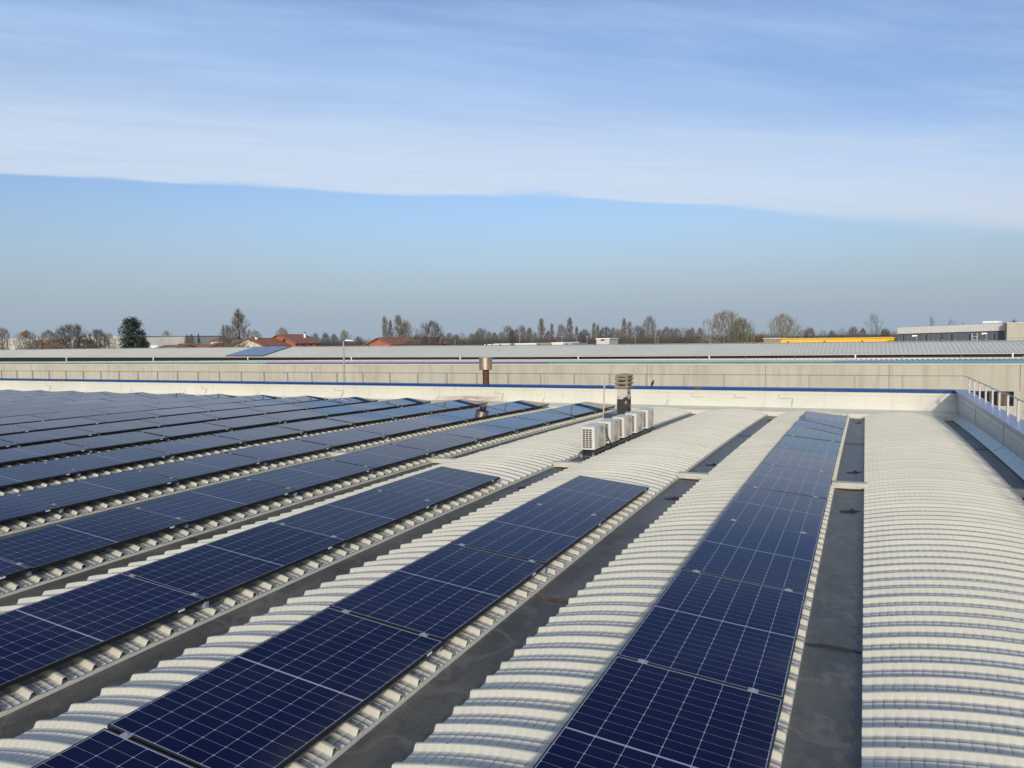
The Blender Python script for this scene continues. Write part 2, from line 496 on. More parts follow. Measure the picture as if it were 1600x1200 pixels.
# ------------------------------------------------------------------ mesh helpers
class MB:
    def __init__(self):
        self.v, self.f, self.mi = [], [], []

    def quadbox(self, p, i=0):
        """eight corners: bottom 4 (ccw) then top 4"""
        b = len(self.v)
        self.v += [tuple(q) for q in p]
        for f in ((0, 3, 2, 1), (4, 5, 6, 7), (0, 1, 5, 4), (1, 2, 6, 5), (2, 3, 7, 6), (3, 0, 4, 7)):
            self.f.append(tuple(b + j for j in f))
            self.mi.append(i)
        return self

    def box(self, x0, x1, y0, y1, z0, z1, i=0):
        return self.quadbox([(x0, y0, z0), (x1, y0, z0), (x1, y1, z0), (x0, y1, z0), (x0, y0, z1), (x1, y0, z1), (x1, y1, z1), (x0, y1, z1)], i)

    def tube(self, a, b, ra, rb=None, n=8, caps=True, i=0):
        a, b = Vector(a), Vector(b)
        rb = ra if rb is None else rb
        d = (b - a).normalized()
        up = Vector((0, 0, 1)) if abs(d.z) < .9 else Vector((1, 0, 0))
        s = d.cross(up).normalized()
        w = s.cross(d)
        o = len(self.v)
        for P, r in ((a, ra), (b, rb)):
            for j in range(n):
                an = 2 * math.pi * j / n
                self.v.append(tuple(P + (s * math.cos(an) + w * math.sin(an)) * r))
        for j in range(n):
            self.f.append((o + j, o + (j + 1) % n, o + n + (j + 1) % n, o + n + j))
            self.mi.append(i)
        if caps:
            self.f.append(tuple(o + j for j in range(n))[::-1])
            self.f.append(tuple(o + n + j for j in range(n)))
            self.mi += [i, i]
        return self

    def lathe(self, prof, cx=0, cy=0, cz=0, n=20, i=0):
        o = len(self.v)
        for r, z in prof:
            for j in range(n):
                an = 2 * math.pi * j / n
                self.v.append((cx + r * math.cos(an), cy + r * math.sin(an), cz + z))
        for k in range(len(prof) - 1):
            for j in range(n):
                self.f.append((o + k * n + j, o + k * n + (j + 1) % n, o + (k + 1) * n + (j + 1) % n, o + (k + 1) * n + j))
                self.mi.append(i)
        return self

    def grid(self, P, i=0, flip=False):
        """P: rows of points"""
        o = len(self.v)
        R, K = len(P), len(P[0])
        for row in P:
            self.v += [tuple(q) for q in row]
        for a in range(R - 1):
            for b in range(K - 1):
                q = (o + a * K + b, o + a * K + b + 1, o + (a + 1) * K + b + 1, o + (a + 1) * K + b)
                self.f.append(q[::-1] if flip else q)
                self.mi.append(i)
        return self

    def poly(self, pts, i=0):
        o = len(self.v)
        self.v += [tuple(q) for q in pts]
        self.f.append(tuple(range(o, o + len(pts))))
        self.mi.append(i)
        return self

    def prism(self, pts, vec, i=0):
        """closed polygon extruded along vec"""
        o = len(self.v)
        n = len(pts)
        vec = Vector(vec)
        self.v += [tuple(q) for q in pts] + [tuple(Vector(q) + vec) for q in pts]
        self.f.append(tuple(range(o, o + n))[::-1])
        self.f.append(tuple(range(o + n, o + 2 * n)))
        for j in range(n):
            self.f.append((o + j, o + (j + 1) % n, o + n + (j + 1) % n, o + n + j))
        self.mi += [i] * (n + 2)
        return self

    def mesh(self, name, mats, smooth=False):
        me = bpy.data.meshes.new(name)
        me.from_pydata(self.v, [], self.f)
        for m in (mats if isinstance(mats, (list, tuple)) else [mats]):
            me.materials.append(m)
        if any(self.mi):
            me.polygons.foreach_set('material_index', self.mi)
        if smooth:
            me.polygons.foreach_set('use_smooth', [True] * len(self.f))
        me.update()
        return me

    def build(self, name, mats, parent=None, loc=(0, 0, 0), smooth=False, bevel=0.0):
        o = bpy.data.objects.new(name, self.mesh(name, mats, smooth))
        C.objects.link(o)
        o.location = loc
        if parent is not None:
            o.parent = parent
        if bevel:
            b = o.modifiers.new('bevel', 'BEVEL')
            b.width = bevel
            b.segments = 2
            b.limit_method = 'ANGLE'
        return o


def tag(o, label=None, cat=None, group=None, kind=None):
    if label:
        o['label'] = label
    if cat:
        o['category'] = cat
    if group:
        o['group'] = group
    if kind:
        o['kind'] = kind
    return o


def thing(name, label, cat, loc=(0, 0, 0), group=None):
    o = bpy.data.objects.new(name, None)
    o.empty_display_size = .2
    C.objects.link(o)
    o.location = loc
    return tag(o, label, cat, group)


def inst(name, me, parent, loc=(0, 0, 0)):
    o = bpy.data.objects.new(name, me)
    C.objects.link(o)
    o.parent = parent
    o.location = loc
    return o


ORD = ['zeroth', 'first', 'second', 'third', 'fourth', 'fifth', 'sixth', 'seventh', 'eighth', 'ninth', 'tenth', 'eleventh', 'twelfth', 'thirteenth', 'fourteenth', 'fifteenth', 'sixteenth', 'seventeenth', 'eighteenth', 'nineteenth', 'twentieth']

# ------------------------------------------------------------------ the roof we stand on
CAMB = 0.10124


def camb(y):
    return -CAMB * ((y - 13) / 10) ** 2


PITCHX = 2.545
XC0 = -1.485            # crest of the vault under the right panel row
HALF = 1.055
Y0, Y1 = -2.5, 27.0
NV = 20                 # vaults to the left of (and with) that one
vault_x = [XC0 + PITCHX * (1 - i) for i in range(NV + 1)]   # i = 0 is the bare vault on the right
ZRIB, SAG, RIBH = -2.447, .125, .036

ground = MB().grid([[(-2500, -400, -10), (2500, -400, -10)], [(-2500, 5000, -10), (2500, 5000, -10)]]).build('ground', M['field'])
tag(ground, kind='structure')
road = MB().grid([[(-160, 28.6, -9.99), (60, 28.6, -9.99)], [(-160, 44.8, -9.99), (60, 44.8, -9.99)]]).build('street', M['asphalt'])
tag(road, kind='structure')

wh = thing('warehouse', 'long warehouse roof of cream ribbed barrel vaults with dark gutters and blue edged parapets', 'warehouse', (0, 0, -10))


def vault_mesh():
    prof = [(0, 0), (.054, 0), (.056, .0025), (.062, .0025), (.064, 0), (.114, 0), (.116, .0025), (.122, .0025), (.124, 0), (.172, 0),
            (.175, .002), (.197, RIBH - .002), (.201, RIBH), (.221, RIBH), (.225, RIBH - .003), (.246, .003)]
    ys, hs, fr, ov = [], [], [], []
    nper = int(round((Y1 - Y0) / .25))
    for p in range(nper):
        over = (p % 4 == 0)
        for (y, h) in prof:
            if over and h > RIBH * .5:
                h = h + .006
            ys.append(Y0 + p * .25 + y)
            hs.append(h)
            fr.append(1.0 if .170 < y < .200 and not (over and h > RIBH * .5) else 0.0)
        if over:
            # the lapped sheet edge: a small step on the front face
            j = len(ys) - len(prof)
            ys[j + 11] -= .009
            ys[j + 12] -= .007
    ys, hs, fr = np.array(ys), np.array(hs), np.array(fr)
    xs, gr = [], []
    nc = 32
    w = 2 * HALF / nc
    for c in range(nc):
        for dx, g in ((0, 1), (.007, 0), (w - .007, 0)):
            xs.append(-HALF + c * w + dx)
            gr.append(g)
    xs.append(HALF)
    gr.append(0)
    xs, gr = np.array(xs), np.array(gr, float)
    gr[0] = 0
    X, Y = np.meshgrid(xs, ys)
    G = gr[None, :] * np.ones_like(Y)
    H = hs[:, None] * np.ones_like(X)
    Z = ZRIB - RIBH + SAG * (1 - (X / HALF) ** 2) + camb(Y) + H
    flat = (H < .004)
    Z = Z + G * np.where(flat, -.0040, -.0002)
    Y = Y + G * fr[:, None] * .0008
    nY, nX = X.shape
    V = np.stack([X, Y, Z], -1).reshape(-1, 3)
    a = np.arange(nY - 1)[:, None] * nX + np.arange(nX - 1)[None, :]
    F = np.stack([a, a + 1, a + nX + 1, a + nX], -1).reshape(-1, 4)
    me = bpy.data.meshes.new('roof_vault')
    me.vertices.add(len(V))
    me.vertices.foreach_set('co', V.ravel())
    me.loops.add(F.size)
    me.loops.foreach_set('vertex_index', F.ravel().astype(np.int32))
    me.polygons.add(len(F))
    me.polygons.foreach_set('loop_start', np.arange(0, F.size, 4, dtype=np.int32))
    me.polygons.foreach_set('loop_total', np.full(len(F), 4, dtype=np.int32))
    me.update()
    me.validate()
    me.materials.append(M['roof'])
    return me


vm = vault_mesh()
for x in vault_x:
    o = inst('roof_vault', vm, wh, (x, 0, 10))


def ystations(y0, y1, n=16):
    return [y0 + (y1 - y0) * k / n for k in range(n + 1)]


# eave fascia along each vault's long sides, then the gutters
fasc = MB()
for s in (-1, 1):
    xe = s * (HALF - .055)
    P = []
    for y in ystations(Y0, Y1):
        z = ZRIB - RIBH + camb(y)
        P.append([(xe, y, z + .002), (xe + s * .045, y, z - .008), (xe + s * .050, y, z - .014), (xe + s * .056, y, z - .085)])
    fasc.grid(P, flip=(s < 0))
fm = fasc.mesh('eave_fascia', M['flash'])
for x in vault_x:
    inst('eave_fascia', fm, wh, (x, 0, 10))

ZG = -2.54
gut = MB()
gw = (PITCHX - 2 * HALF) / 2
P = []
for y in ystations(Y0, 26.97, 24):
    z = ZG + camb(y)
    P.append([(-gw - .03, y, z + .03), (-gw + .02, y, z + .012), (-gw * .5, y, z), (0, y, z - .006), (gw * .5, y, z), (gw - .02, y, z + .012), (gw + .03, y, z + .03)])
gut.grid(P)
gm = gut.mesh('gutter', M['membrane'])
gutter_x = [x + PITCHX / 2 for x in vault_x[1:]]      # gutter right of vault i
for x in gutter_x:
    inst('gutter', gm, wh, (x, 0, 10))
# the wider gutter under the right-hand parapet
xr0 = vault_x[0] + HALF
P = []
for y in ystations(Y0, 26.97, 24):
    z = ZG + camb(y)
    P.append([(xr0 - .03, y, z + .03), (xr0 + .05, y, z), (2.48, y, z), (2.66, y, z + .01)])
MB().grid(P).build('gutter', M['membrane'], wh, (0, 0, 10))

# tar seams across some gutters
for x, y, mt, bend in ((gutter_x[0], 6.62, 'tar', .06), (gutter_x[1], 6.9, 'rusttar', -.05), (gutter_x[2], 6.95, 'rusttar', -.05), (gutter_x[0], 19.4, 'tar', .04), (gutter_x[1], 20.2, 'tar', .04), (gutter_x[3], 7.2, 'tar', .03), (2.27, 19.3, 'tar', .03), (gutter_x[0], 25.9, 'tar', .02)):
    rs = random.Random(int(y * 100))
    P = []
    for kx in range(9):
        xx = x - gw + 2 * gw * kx / 8
        yy = y + bend * math.sin(math.pi * kx / 8) + rs.uniform(-.012, .012)
        wd = .022 + rs.uniform(-.006, .008)
        zz = ZG + camb(yy) + .012 * abs((xx - x) / gw) ** 3
        P.append([(xx, yy - wd, zz + .003), (xx, yy - wd * .5, zz + .010), (xx, yy + wd * .5, zz + .010), (xx, yy + wd, zz + .003)])
    MB().grid(P, flip=True).build('gutter_seam', M[mt], wh, (0, 0, 10))

# end flashing between the vault ends and the far parapet
XL, XRI = -54.0, 2.66
YW = 28.0
prof = [(26.93, -3.0), (26.93, -2.60), (26.99, -2.575), (27.62, -2.545), (27.90, -2.53)]
MB().grid([[(XL, y, z) for y, z in prof], [(XRI - .01, y, z) for y, z in prof]], flip=True).build('end_flashing', M['flash'], wh, (0, 0, 10))

# far parapet: creased sheet lining, blue coping
far_par = MB()
prof = [(27.88, -2.56), (27.90, -2.526), (27.985, -2.335), (27.992, -2.325), (27.992, -2.075), (27.975, -2.068), (27.975, -1.945), (28.34, -1.945), (28.34, -10.0)]
far_par.grid([[(XL, y, z) for y, z in prof], [(XRI, y, z) for y, z in prof]], flip=True)
fp = far_par.build('parapet', M['flash'], wh, (0, 0, 10))
cop = MB()
prof = [(27.94, -1.957), (27.935, -1.862), (28.38, -1.858), (28.38, -1.957)]
cop.grid([[(XL, y, z) for y, z in prof], [(2.60, y, z) for y, z in prof]], flip=True)
cop.build('coping', M['coping'], fp)
MB().box(XL, XRI - .03, 27.865, 27.878, -2.556, -2.542).build('lap_joint', M['joint'], fp)
# sheet laps: thin dark joints
for x in (-41.5, -35.04, -31.2, -26.34, -21.4, -16.37, -11.56, -6.61):
    MB().box(x, x + .008, 27.989, 27.998, -2.33, -2.08).build('lap_joint', M['joint'], fp)
    MB().quadbox([(x - .10, 27.886, -2.53), (x - .07, 27.886, -2.53), (x - .07, 27.93, -2.53), (x - .10, 27.93, -2.53), (x, 27.978, -2.335), (x + .03, 27.978, -2.335), (x + .03, 27.999, -2.335), (x, 27.999, -2.335)]).build('lap_joint', M['joint'], fp)
for x0, x1 in ((-42.07, -41.63), (-30.06, -29.72), (-21.88, -21.38), (-13.78, -13.37), (-5.74, -5.35), (-4.24, -3.82), (-2.72, -2.26)):
    m = MB()
    m.box(x0, x0 + .018, 27.985, 27.995, -2.22, -2.09)
    m.box(x0 + .018, x1, 27.986, 27.995, -2.225, -2.207)
    m.build('lap_joint', M['joint'], fp)
    if x0 > -3 or x0 < -13:
        m = MB().quadbox([(x1 - .05, 27.90, -2.50), (x1 - .03, 27.90, -2.50), (x1 - .03, 27.95, -2.50), (x1 - .05, 27.95, -2.50), (x1 - .018, 27.986, -2.228), (x1, 27.986, -2.228), (x1, 27.996, -2.228), (x1 - .018, 27.996, -2.228)])
        m.build('lap_joint', M['joint'], fp)

# right parapet
rp = MB()
P = []
for y in ystations(Y0, YW - .01, 24):
    c = camb(y)
    P.append([(2.46, y, ZG + c + .02), (2.475, y, ZG + c + .035), (2.655, y, -2.40 + c), (2.662, y, -2.385 + c), (2.662, y, -2.15), (2.648, y, -2.143), (2.648, y, -2.12), (2.662, y, -2.113), (2.662, y, -1.95), (2.94, y, -1.95), (2.94, y, -10)])
rp.grid(P, flip=False)
rpo = rp.build('parapet', M['galv'], wh, (0, 0, 10))
cp = MB()
prof = [(2.61, -1.965), (2.60, -1.868), (2.61, -1.858), (2.97, -1.852), (2.975, -1.965)]
cp.grid([[(x, y, z) for x, z in prof] for y in (Y0, 27.935, 28.385)])
cp.build('coping', M['coping_sky_sheen'], rpo)
for y in (9.8, 14.3, 18.8, 23.3):
    c = camb(y)
    m = MB().box(2.650, 2.664, y, y + .012, -2.38 + c, -1.966)
    m.quadbox([(2.48, y, ZG + c + .038), (2.52, y, ZG + c + .070), (2.52, y + .015, ZG + c + .070), (2.48, y + .015, ZG + c + .038), (2.49, y, ZG + c + .06), (2.65, y, -2.393 + c), (2.65, y + .015, -2.393 + c), (2.49, y + .015, ZG + c + .06)])
    m.build('lap_joint', M['galv_post'], rpo)
# near and side walls of the warehouse below the roof (outside the picture)
MB().box(XL, 2.94, Y0 - .3, Y0, -10, -2.7).build('wall', M['wall'], wh, (0, 0, 10))
MB().box(XL - .3, XL, Y0 - .3, 28.34, -10, -2.5).build('wall', M['wall'], wh, (0, 0, 10))

# bridges: little inverted troughs over the gutters
bx = MB()
bx.box(-gw - .05, gw + .05, -.09, .09, -.06, .035)
bm = bx.mesh('gutter_bridge', M['bridge'])
for i, x in enumerate(gutter_x[:14]):
    y = 13.5 if i != 2 else 13.9
    o = bpy.data.objects.new('gutter_bridge', bm)
    C.objects.link(o)
    o.location = (x, y, ZRIB - .012 + camb(y))
    o.rotation_euler = (0, 0, math.radians((1.5, -1.0, 2.0)[i % 3]))
    b = o.modifiers.new('bevel', 'BEVEL')
    b.width = .008
    b.segments = 2
    where = ['gutter beside the bare vault on the right', 'gutter between the two right-hand panel rows', 'gutter in front of the outdoor air conditioner units', 'gutter under the fourth panel row from the right'] + ['gutter of the %s panel row from the right' % ORD[q] for q in range(5, 17)]
    tag(o, 'cream metal bridge across the ' + where[i], 'bridge', 'cream bridges over the gutters')
o = MB().box(2.05, 2.52, -.09, .09, -.06, .035).build('gutter_bridge', M['bridge'], None, (0, 13.75, ZRIB - .02))
tag(o, 'cream metal bridge across the gutter under the grey parapet with railing', 'bridge', 'cream bridges over the gutters')

# drains with a damp ring of silt
for gi, gx in enumerate(gutter_x[:3]):
    for yi, y in enumerate((11.8, 15.2, 25.0)):
        if gi == 2 and y > 14:
            continue
        lab = 'black drain in the %s, %s' % (['gutter beside the bare vault', 'gutter left of the rightmost panels', 'gutter before the air conditioners'][gi], ['nearer than the cream bridge', 'beyond the cream bridge', 'close to the far parapet'][yi])
        t = thing('roof_drain', lab, 'drain', (gx + .07, y, ZG + camb(y)), 'gutter drains')
        m = MB()
        m.lathe([(.0, .052), (.014, .052), (.018, .03), (.018, .0), (.05, -.004)], n=12)
        for q in range(6):
            a = q * math.pi / 3
            m.tube((.03 * math.cos(a), .03 * math.sin(a), .0), (.05 * math.cos(a), .05 * math.sin(a), .018), .006, n=5)
        m.build('strainer', M['drain'], t)
        rs = random.Random(gi * 7 + yi)
        pts = []
        for q in range(24):
            a = 2 * math.pi * q / 24
            r = 1 + .3 * math.sin(2 * a + rs.random()) + rs.uniform(-.18, .18)
            px_, py_ = .12 * r * math.cos(a) - .02, .10 * r * math.sin(a)
            pts.append((px_, py_, .0035 + .010 * max(0, (abs(px_ + .07) / gw)) ** 3))
        MB().poly(pts).build('damp_patch', M['wet'], t)


rs = random.Random(77)
m = MB()
for i in range(700):
    g = rs.choice(gutter_x[:6])
    y = rs.uniform(3.0, 26.5)
    x = g + rs.choice((-1, 1)) * gw * rs.uniform(.1, 1) ** .6 * .92
    z = ZG + camb(y) + .010 * (abs(x - g) / gw) ** 3 + .004
    a, L = rs.uniform(0, 6.28), rs.uniform(.004, .014) * (1.0 if rs.random() < .9 else 1.9)
    u_, v_ = Vector((math.cos(a) * L, math.sin(a) * L, rs.uniform(0, .006))), Vector((-math.sin(a) * L * .45, math.cos(a) * L * .45, rs.uniform(0, .004)))
    c = Vector((x, y, z))
    m.poly([c - u_, c + v_, c + u_, c - v_])
tag(m.build('leaf_litter', M['litter']), kind='stuff')

# ------------------------------------------------------------------ solar panels
PW, PL, PT = 1.134, 2.094, .035
LP = 2.114
TILT = .1016


def panel_meshes():
    d = {}
    lam = MB().box(-PW / 2 + .008, PW / 2 - .008, -PL / 2 + .008, PL / 2 - .008, -.008, -.0016)
    d['laminate'] = lam.mesh('laminate', M['cells'])
    f = MB()
    a, b = PW / 2, PL / 2
    w = .010
    P0 = [(-a, -b), (a, -b), (a, b), (-a, b)]
    P1 = [(-a + w, -b + w), (a - w, -b + w), (a - w, b - w), (-a + w, b - w)]
    vs = [(x, y, -PT) for x, y in P0] + [(x, y, 0) for x, y in P0] + [(x, y, 0) for x, y in P1] + [(x, y, -PT) for x, y in P1]
    f.v = vs
    for j in range(4):
        q = (j + 1) % 4
        f.f += [(j, q, 4 + q, 4 + j), (4 + j, 4 + q, 8 + q, 8 + j), (8 + j, 8 + q, 12 + q, 12 + j), (12 + j, 12 + q, q, j)]
        f.mi += [0] * 4
    d['frame'] = f.mesh('frame', M['frame'])
    d['clamp'] = MB().box(-.034, .034, -.020, .020, .0006, .006).box(-.012, .012, -.006, .006, .007, .014).mesh('clamp', M['alu'])
    d['mounting_rail'] = MB().box(-.16, .16, -.02, .02, -.095, -PT - .0005).mesh('mounting_rail', M['alu'])
    d['rating_label'] = MB().box(0, .0016, -.035, .035, -.026, -.008).mesh('rating_label', M['sticker'])
    return d


PM = panel_meshes()
rnd = random.Random(11)
rowname = ['rightmost row', 'second row from the right', 'third row from the right'] + ['%s row from the right' % ORD[i] for i in range(4, 20)]


def in_view(P, m):
    P = np.array(P)
    d = P @ _f
    if d < .3:
        return False
    x, y = 800 + FPX * (P @ _r) / d, 600 - FPX * (P @ _u) / d
    return -m < x < 1600 + m and y < 1200 + m


for r in range(19):
    xr = -.4637 - r * 2.5495
    n1 = 2 if r in (1, 2) else 9
    for n in range(-3, n1 + 1):
        yc = 5.135 + n * LP + PL / 2 + .01
        xc = xr - PW / 2 * math.cos(TILT)
        zc = -2.315 + PW / 2 * math.sin(TILT) + camb(yc)
        if not any(in_view((xc + sx * .57, yc + sy * 1.05, zc), 160) for sx in (-1, 1) for sy in (-1, 1)):
            continue
        k = n1 - n + 1
        lab = 'navy solar panel, %s from the far end of the %s' % (ORD[k], rowname[r])
        if k == 1:
            lab = 'navy solar panel at the far end of the ' + rowname[r]
        t = thing('photovoltaic_module', lab, 'solar panel', (xc, yc, zc + rnd.uniform(-.002, .002)), 'solar panels in rows along the vaults')
        t.rotation_euler = (math.atan(-2 * CAMB * (yc - 13) / 100) + math.radians(rnd.gauss(0, .16)), TILT + math.radians(rnd.gauss(0, .28)), math.radians(rnd.gauss(0, .05)))
        tip = {0: (.8, 2.5, -1.0), }.get(r, (0.1, .4, .9))
        if n1 == 9 and n >= 7:
            # the rows flatten out towards the far parapet
            t.rotation_euler.x += math.radians(tip[n - 7])
            if r:
                t.location.z += math.radians(sum(tip[:n - 7])) * LP + math.radians(tip[n - 7]) * LP / 2
        inst('laminate', PM['laminate'], t)
        inst('frame', PM['frame'], t)
        cx = rnd.uniform(.37, .42)
        if n < n1:
            for s in (-1, 1):
                inst('clamp', PM['clamp'], t, (s * cx, LP / 2, 0))
        for s in (-1, 1):
            inst('mounting_rail', PM['mounting_rail'], t, (s * cx, LP / 2 - (.06 if n == n1 else 0), 0))
        inst('rating_label', PM['rating_label'], t, (PW / 2, .80 + rnd.uniform(-.05, .05), 0))

# ------------------------------------------------------------------ railings
xs = [-45.24 + 1.449 * i for i in range(-4, 33)]
rl = thing('roof_railing', 'thin galvanised railing on posts standing behind the far blue coping', 'railing', (0, 28.3, -1.86))
for x in xs:
    MB().box(x - .028, x + .028, .10, .14, -.45, .425).build('post', M['post_dull'], rl)
MB().tube((xs[0] - .5, .12, .44), (2.90, .12, .44), .014, n=8).build('handrail', M['rail'], rl)
rr = thing('roof_railing', 'galvanised railing with broad flat posts on the right-hand coping', 'railing', (2.9, 0, -1.855))
ys = [28.1, 26.9] + [25.73, 24.57, 23.39, 22.21, 21.15, 19.95, 18.68, 17.39] + [16.15 - 1.22 * i for i in range(8)]
for y in ys[1:]:
    MB().box(-.035, .005, y - .036, y + .036, -.03, .452).box(-.05, .02, y - .05, y + .05, -.003, .008).build('post', M['galv_post'], rr)
m = MB()
rs = random.Random(3)
pz = [.445 + rs.uniform(-.008, .008) for _ in ys]
for a in range(len(ys) - 1):
    m.tube((-.015, ys[a], pz[a]), (-.015, ys[a + 1], pz[a + 1]), .013, n=8)
m.build('handrail', M['galv_post'], rr)

# ------------------------------------------------------------------ air conditioners on a steel angle frame
acs = [(15.27, 16.03), (16.40, 17.09), (17.46, 18.12), (18.52, 19.17), (19.63, 20.23)]
aclab = ['nearest off-white air conditioner with open side grille, in front of its row', 'off-white air conditioner with a black hose, second in the row', 'off-white air conditioner, middle one of the row of five', 'off-white air conditioner, second from the far end of the row', 'off-white air conditioner at the far end of the row beside the chimney']
AX0, AX1 = -5.477, -5.175
for i, (ya, yb) in enumerate(acs):
    z0 = -2.392 + (camb((ya + yb) / 2) - camb(15.5))
    hgt = .508
    t = thing('air_conditioner', aclab[i], 'air conditioner', ((AX0 + AX1) / 2, (ya + yb) / 2, z0), 'air conditioner units in a row')
    w, l = (AX1 - AX0) / 2, (yb - ya) / 2
    m = MB().box(-w + .003, w - .003, -l, l, .012, hgt - .012)
    m.build('casing', M['ac'], t, bevel=.012)
    MB().box(-w - .004, w + .004, -l - .005, l + .005, hgt - .014, hgt).build('top_cover', M['ac'], t, bevel=.006)
    # fan guard towards +x
    fy = .06 * l / .38
    R = min(.225, l * .66)
    m = MB()
    for rr_ in (1.0, .82, .64, .46, .28):
        nseg = 28
        for q in range(nseg):
            a0, a1 = 2 * math.pi * q / nseg, 2 * math.pi * (q + 1) / nseg
            m.tube((w + .022 - .012 * rr_ ** 2, fy + R * rr_ * math.cos(a0), .255 + R * rr_ * math.sin(a0)), (w + .022 - .012 * rr_ ** 2, fy + R * rr_ * math.cos(a1), .255 + R * rr_ * math.sin(a1)), .005 if rr_ < 1 else .010, n=5, caps=False)
    for q in range(12):
        a = 2 * math.pi * q / 12
        m.tube((w + .022, fy, .255), (w + .010, fy + R * math.cos(a), .255 + R * math.sin(a)), .005, n=5)
    m.tube((w + .012, fy, .255), (w + .028, fy, .255), .055, n=16)
    m.build('fan_guard', M['acgrey'], t)
    m = MB()
    m.tube((w - .002, fy, .255), (w + .003, fy, .255), R * .97, n=32)
    m.build('fan_recess', M['recess'], t)
    m = MB()
    for q in range(3):
        a = 2 * math.pi * q / 3 + .4 + i
        e = Vector((0, math.cos(a), math.sin(a)))
        pth = Vector((0, -math.sin(a), math.cos(a)))
        c0 = Vector((w + .006, fy, .255))
        m.poly([c0 + e * .04 - pth * .03, c0 + e * R * .85 - pth * .07, c0 + e * R * .85 + pth * .06 + Vector((.004, 0, 0)), c0 + e * .04 + pth * .03])
    m.build('fan', M['ac'], t)
    # side grille towards the camera (-y)
    MB().box(-w + .03, w - .055, -l - .0035, -l + .002, .05, hgt - .05).build('coil', M['coil'], t)
    m = MB()
    for q in range(4):
        x = -w + .03 + (2 * w - .085) * q / 3
        m.box(x - .006, x + .006, -l - .011, -l - .003, .045, hgt - .045)
    for q in range(10):
        z = .05 + (hgt - .10) * q / 9
        m.box(-w + .026, w - .051, -l - .013, -l - .0045, z - .005, z + .005)
    m.build('side_grille', M['ac'], t)
    for y in (-l * .7, l * .7):
        MB().box(-w - .01, w + .01, y - .025, y + .025, -.022, .012).build('foot', M['dark'], t)
    if i == 1:
        m = MB()
        pts = [Vector((w * .2, -l - .03, .40)), Vector((w * .5, -l - .07, .30)), Vector((w * .75, -l - .08, .15)), Vector((w + .02, -l - .05, .02)), Vector((w + .03, -l - .02, -.05))]
        for a, b in zip(pts, pts[1:]):
            m.tube(a, b, .014, n=7)
        m.build('hose', M['drain'], t)
st = thing('equipment_stand', 'dark steel angle frame carrying the five air conditioner units', 'stand', (-5.33, 15.3, -2.5))
zt = -2.414 - (-2.5)
for x in (-.135, .135):
    m = MB()
    ysn = [-.12, 1, 2, 3, 4, 5.05]
    for a, b in zip(ysn, ysn[1:]):
        za, zb = zt + camb(15.3 + a) - camb(15.5), zt + camb(15.3 + b) - camb(15.5)
        m.quadbox([(x - .02, a, za - .045), (x + .02, a, za - .045), (x + .02, b, zb - .045), (x - .02, b, zb - .045), (x - .02, a, za - .002), (x + .02, a, za - .002), (x + .02, b, zb - .002), (x - .02, b, zb - .002)])
    m.build('beam', M['angle'], st)
    for y in (-.06, 2.4, 4.9):
        zz = zt + camb(15.3 + y) - camb(15.5) - .04
        MB().box(x - .016, x + .016, y - .016, y + .016, zz - .135, zz).build('leg', M['galv_post'], st)
for y in (-.06, 2.4, 4.9):
    zz = zt + camb(15.3 + y) - camb(15.5) - .045
    MB().box(-.12, .12, y - .012, y + .012, zz - .07, zz - .045).build('crossbar', M['angle'], st)

# ------------------------------------------------------------------ chimney, pole, flue, lamp, bird
ch = thing('chimney', 'square chimney with flaking black paint and a louvred cement pot, behind the air conditioners', 'chimney', (-6.6, 22.25, -2.42))
ch.rotation_euler = (0, 0, math.radians(-4))
MB().box(-.52, .26, -.36, .34, -.06, .135).build('base_curb', M['curb'], ch, bevel=.01)
MB().box(-.165, .165, -.165, .165, .12, .90).build('shaft', M['chimney'], ch, bevel=.008)
m = MB()


def sq(m, prof):
    P = []
    for s, z in prof:
        P.append([(-s, -s, z), (s, -s, z), (s, s, z), (-s, s, z), (-s, -s, z)])
    return m.grid(P)


MB().box(-.14, .14, -.14, .14, .88, 1.24).build('core', M['dark'], ch)
for q in range(3):
    z = .865 + q * .125
    m = sq(MB(), [(.165, z), (.205, z + .02), (.222, z + .05), (.222, z + .085), (.175, z + .092), (.16, z + .06)])
    m.build('louvre_ring', M['concrete'], ch)
    m = MB()
    for sx in (-1, 1):
        for sy in (-1, 1):
            m.box(sx * .15 - .04, sx * .15 + .04, sy * .15 - .04, sy * .15 + .04, z + .06, z + .135)
    m.build('spacer', M['concrete'], ch)
m = sq(MB(), [(.16, 1.225), (.215, 1.235), (.222, 1.262), (.20, 1.28), (.11, 1.315), (.0, 1.335)])
m.build('hipped_cap', M['concrete'], ch)

po = thing('mast', 'slim weathered metal mast standing left of the chimney', 'mast', (-7.60, 23.3, -2.69))
MB().tube((0, 0, 0), (.07, 0, 1.68), .026, .024, n=12).build('tube', M['pole'], po)
MB().box(-.06, .06, -.06, .06, 0, .012).build('base_plate', M['galv_post'], po)
for z in (1.0, 1.5):
    MB().box(.0 + .042 * z, .06 + .042 * z, -.008, .008, z, z + .012).build('peg', M['pole'], po)

fl = thing('flue', 'rusty flue pipe with a wide steel drum cowl above the far coping', 'flue', (-14.25, 28.17, -1.86))
MB().tube((0, 0, -.01), (0, 0, .64), .135, n=24).build('pipe', M['rust'], fl, smooth=False)
MB().lathe([(.0, .60), (.265, .60), (.272, .61), (.272, 1.10), (.262, 1.115), (.0, 1.12)], n=36).build('cowl', M['steel'], fl)
MB().lathe([(.136, .36), (.142, .36), (.142, .39), (.136, .39)], n=24).build('band', M['rust'], fl)

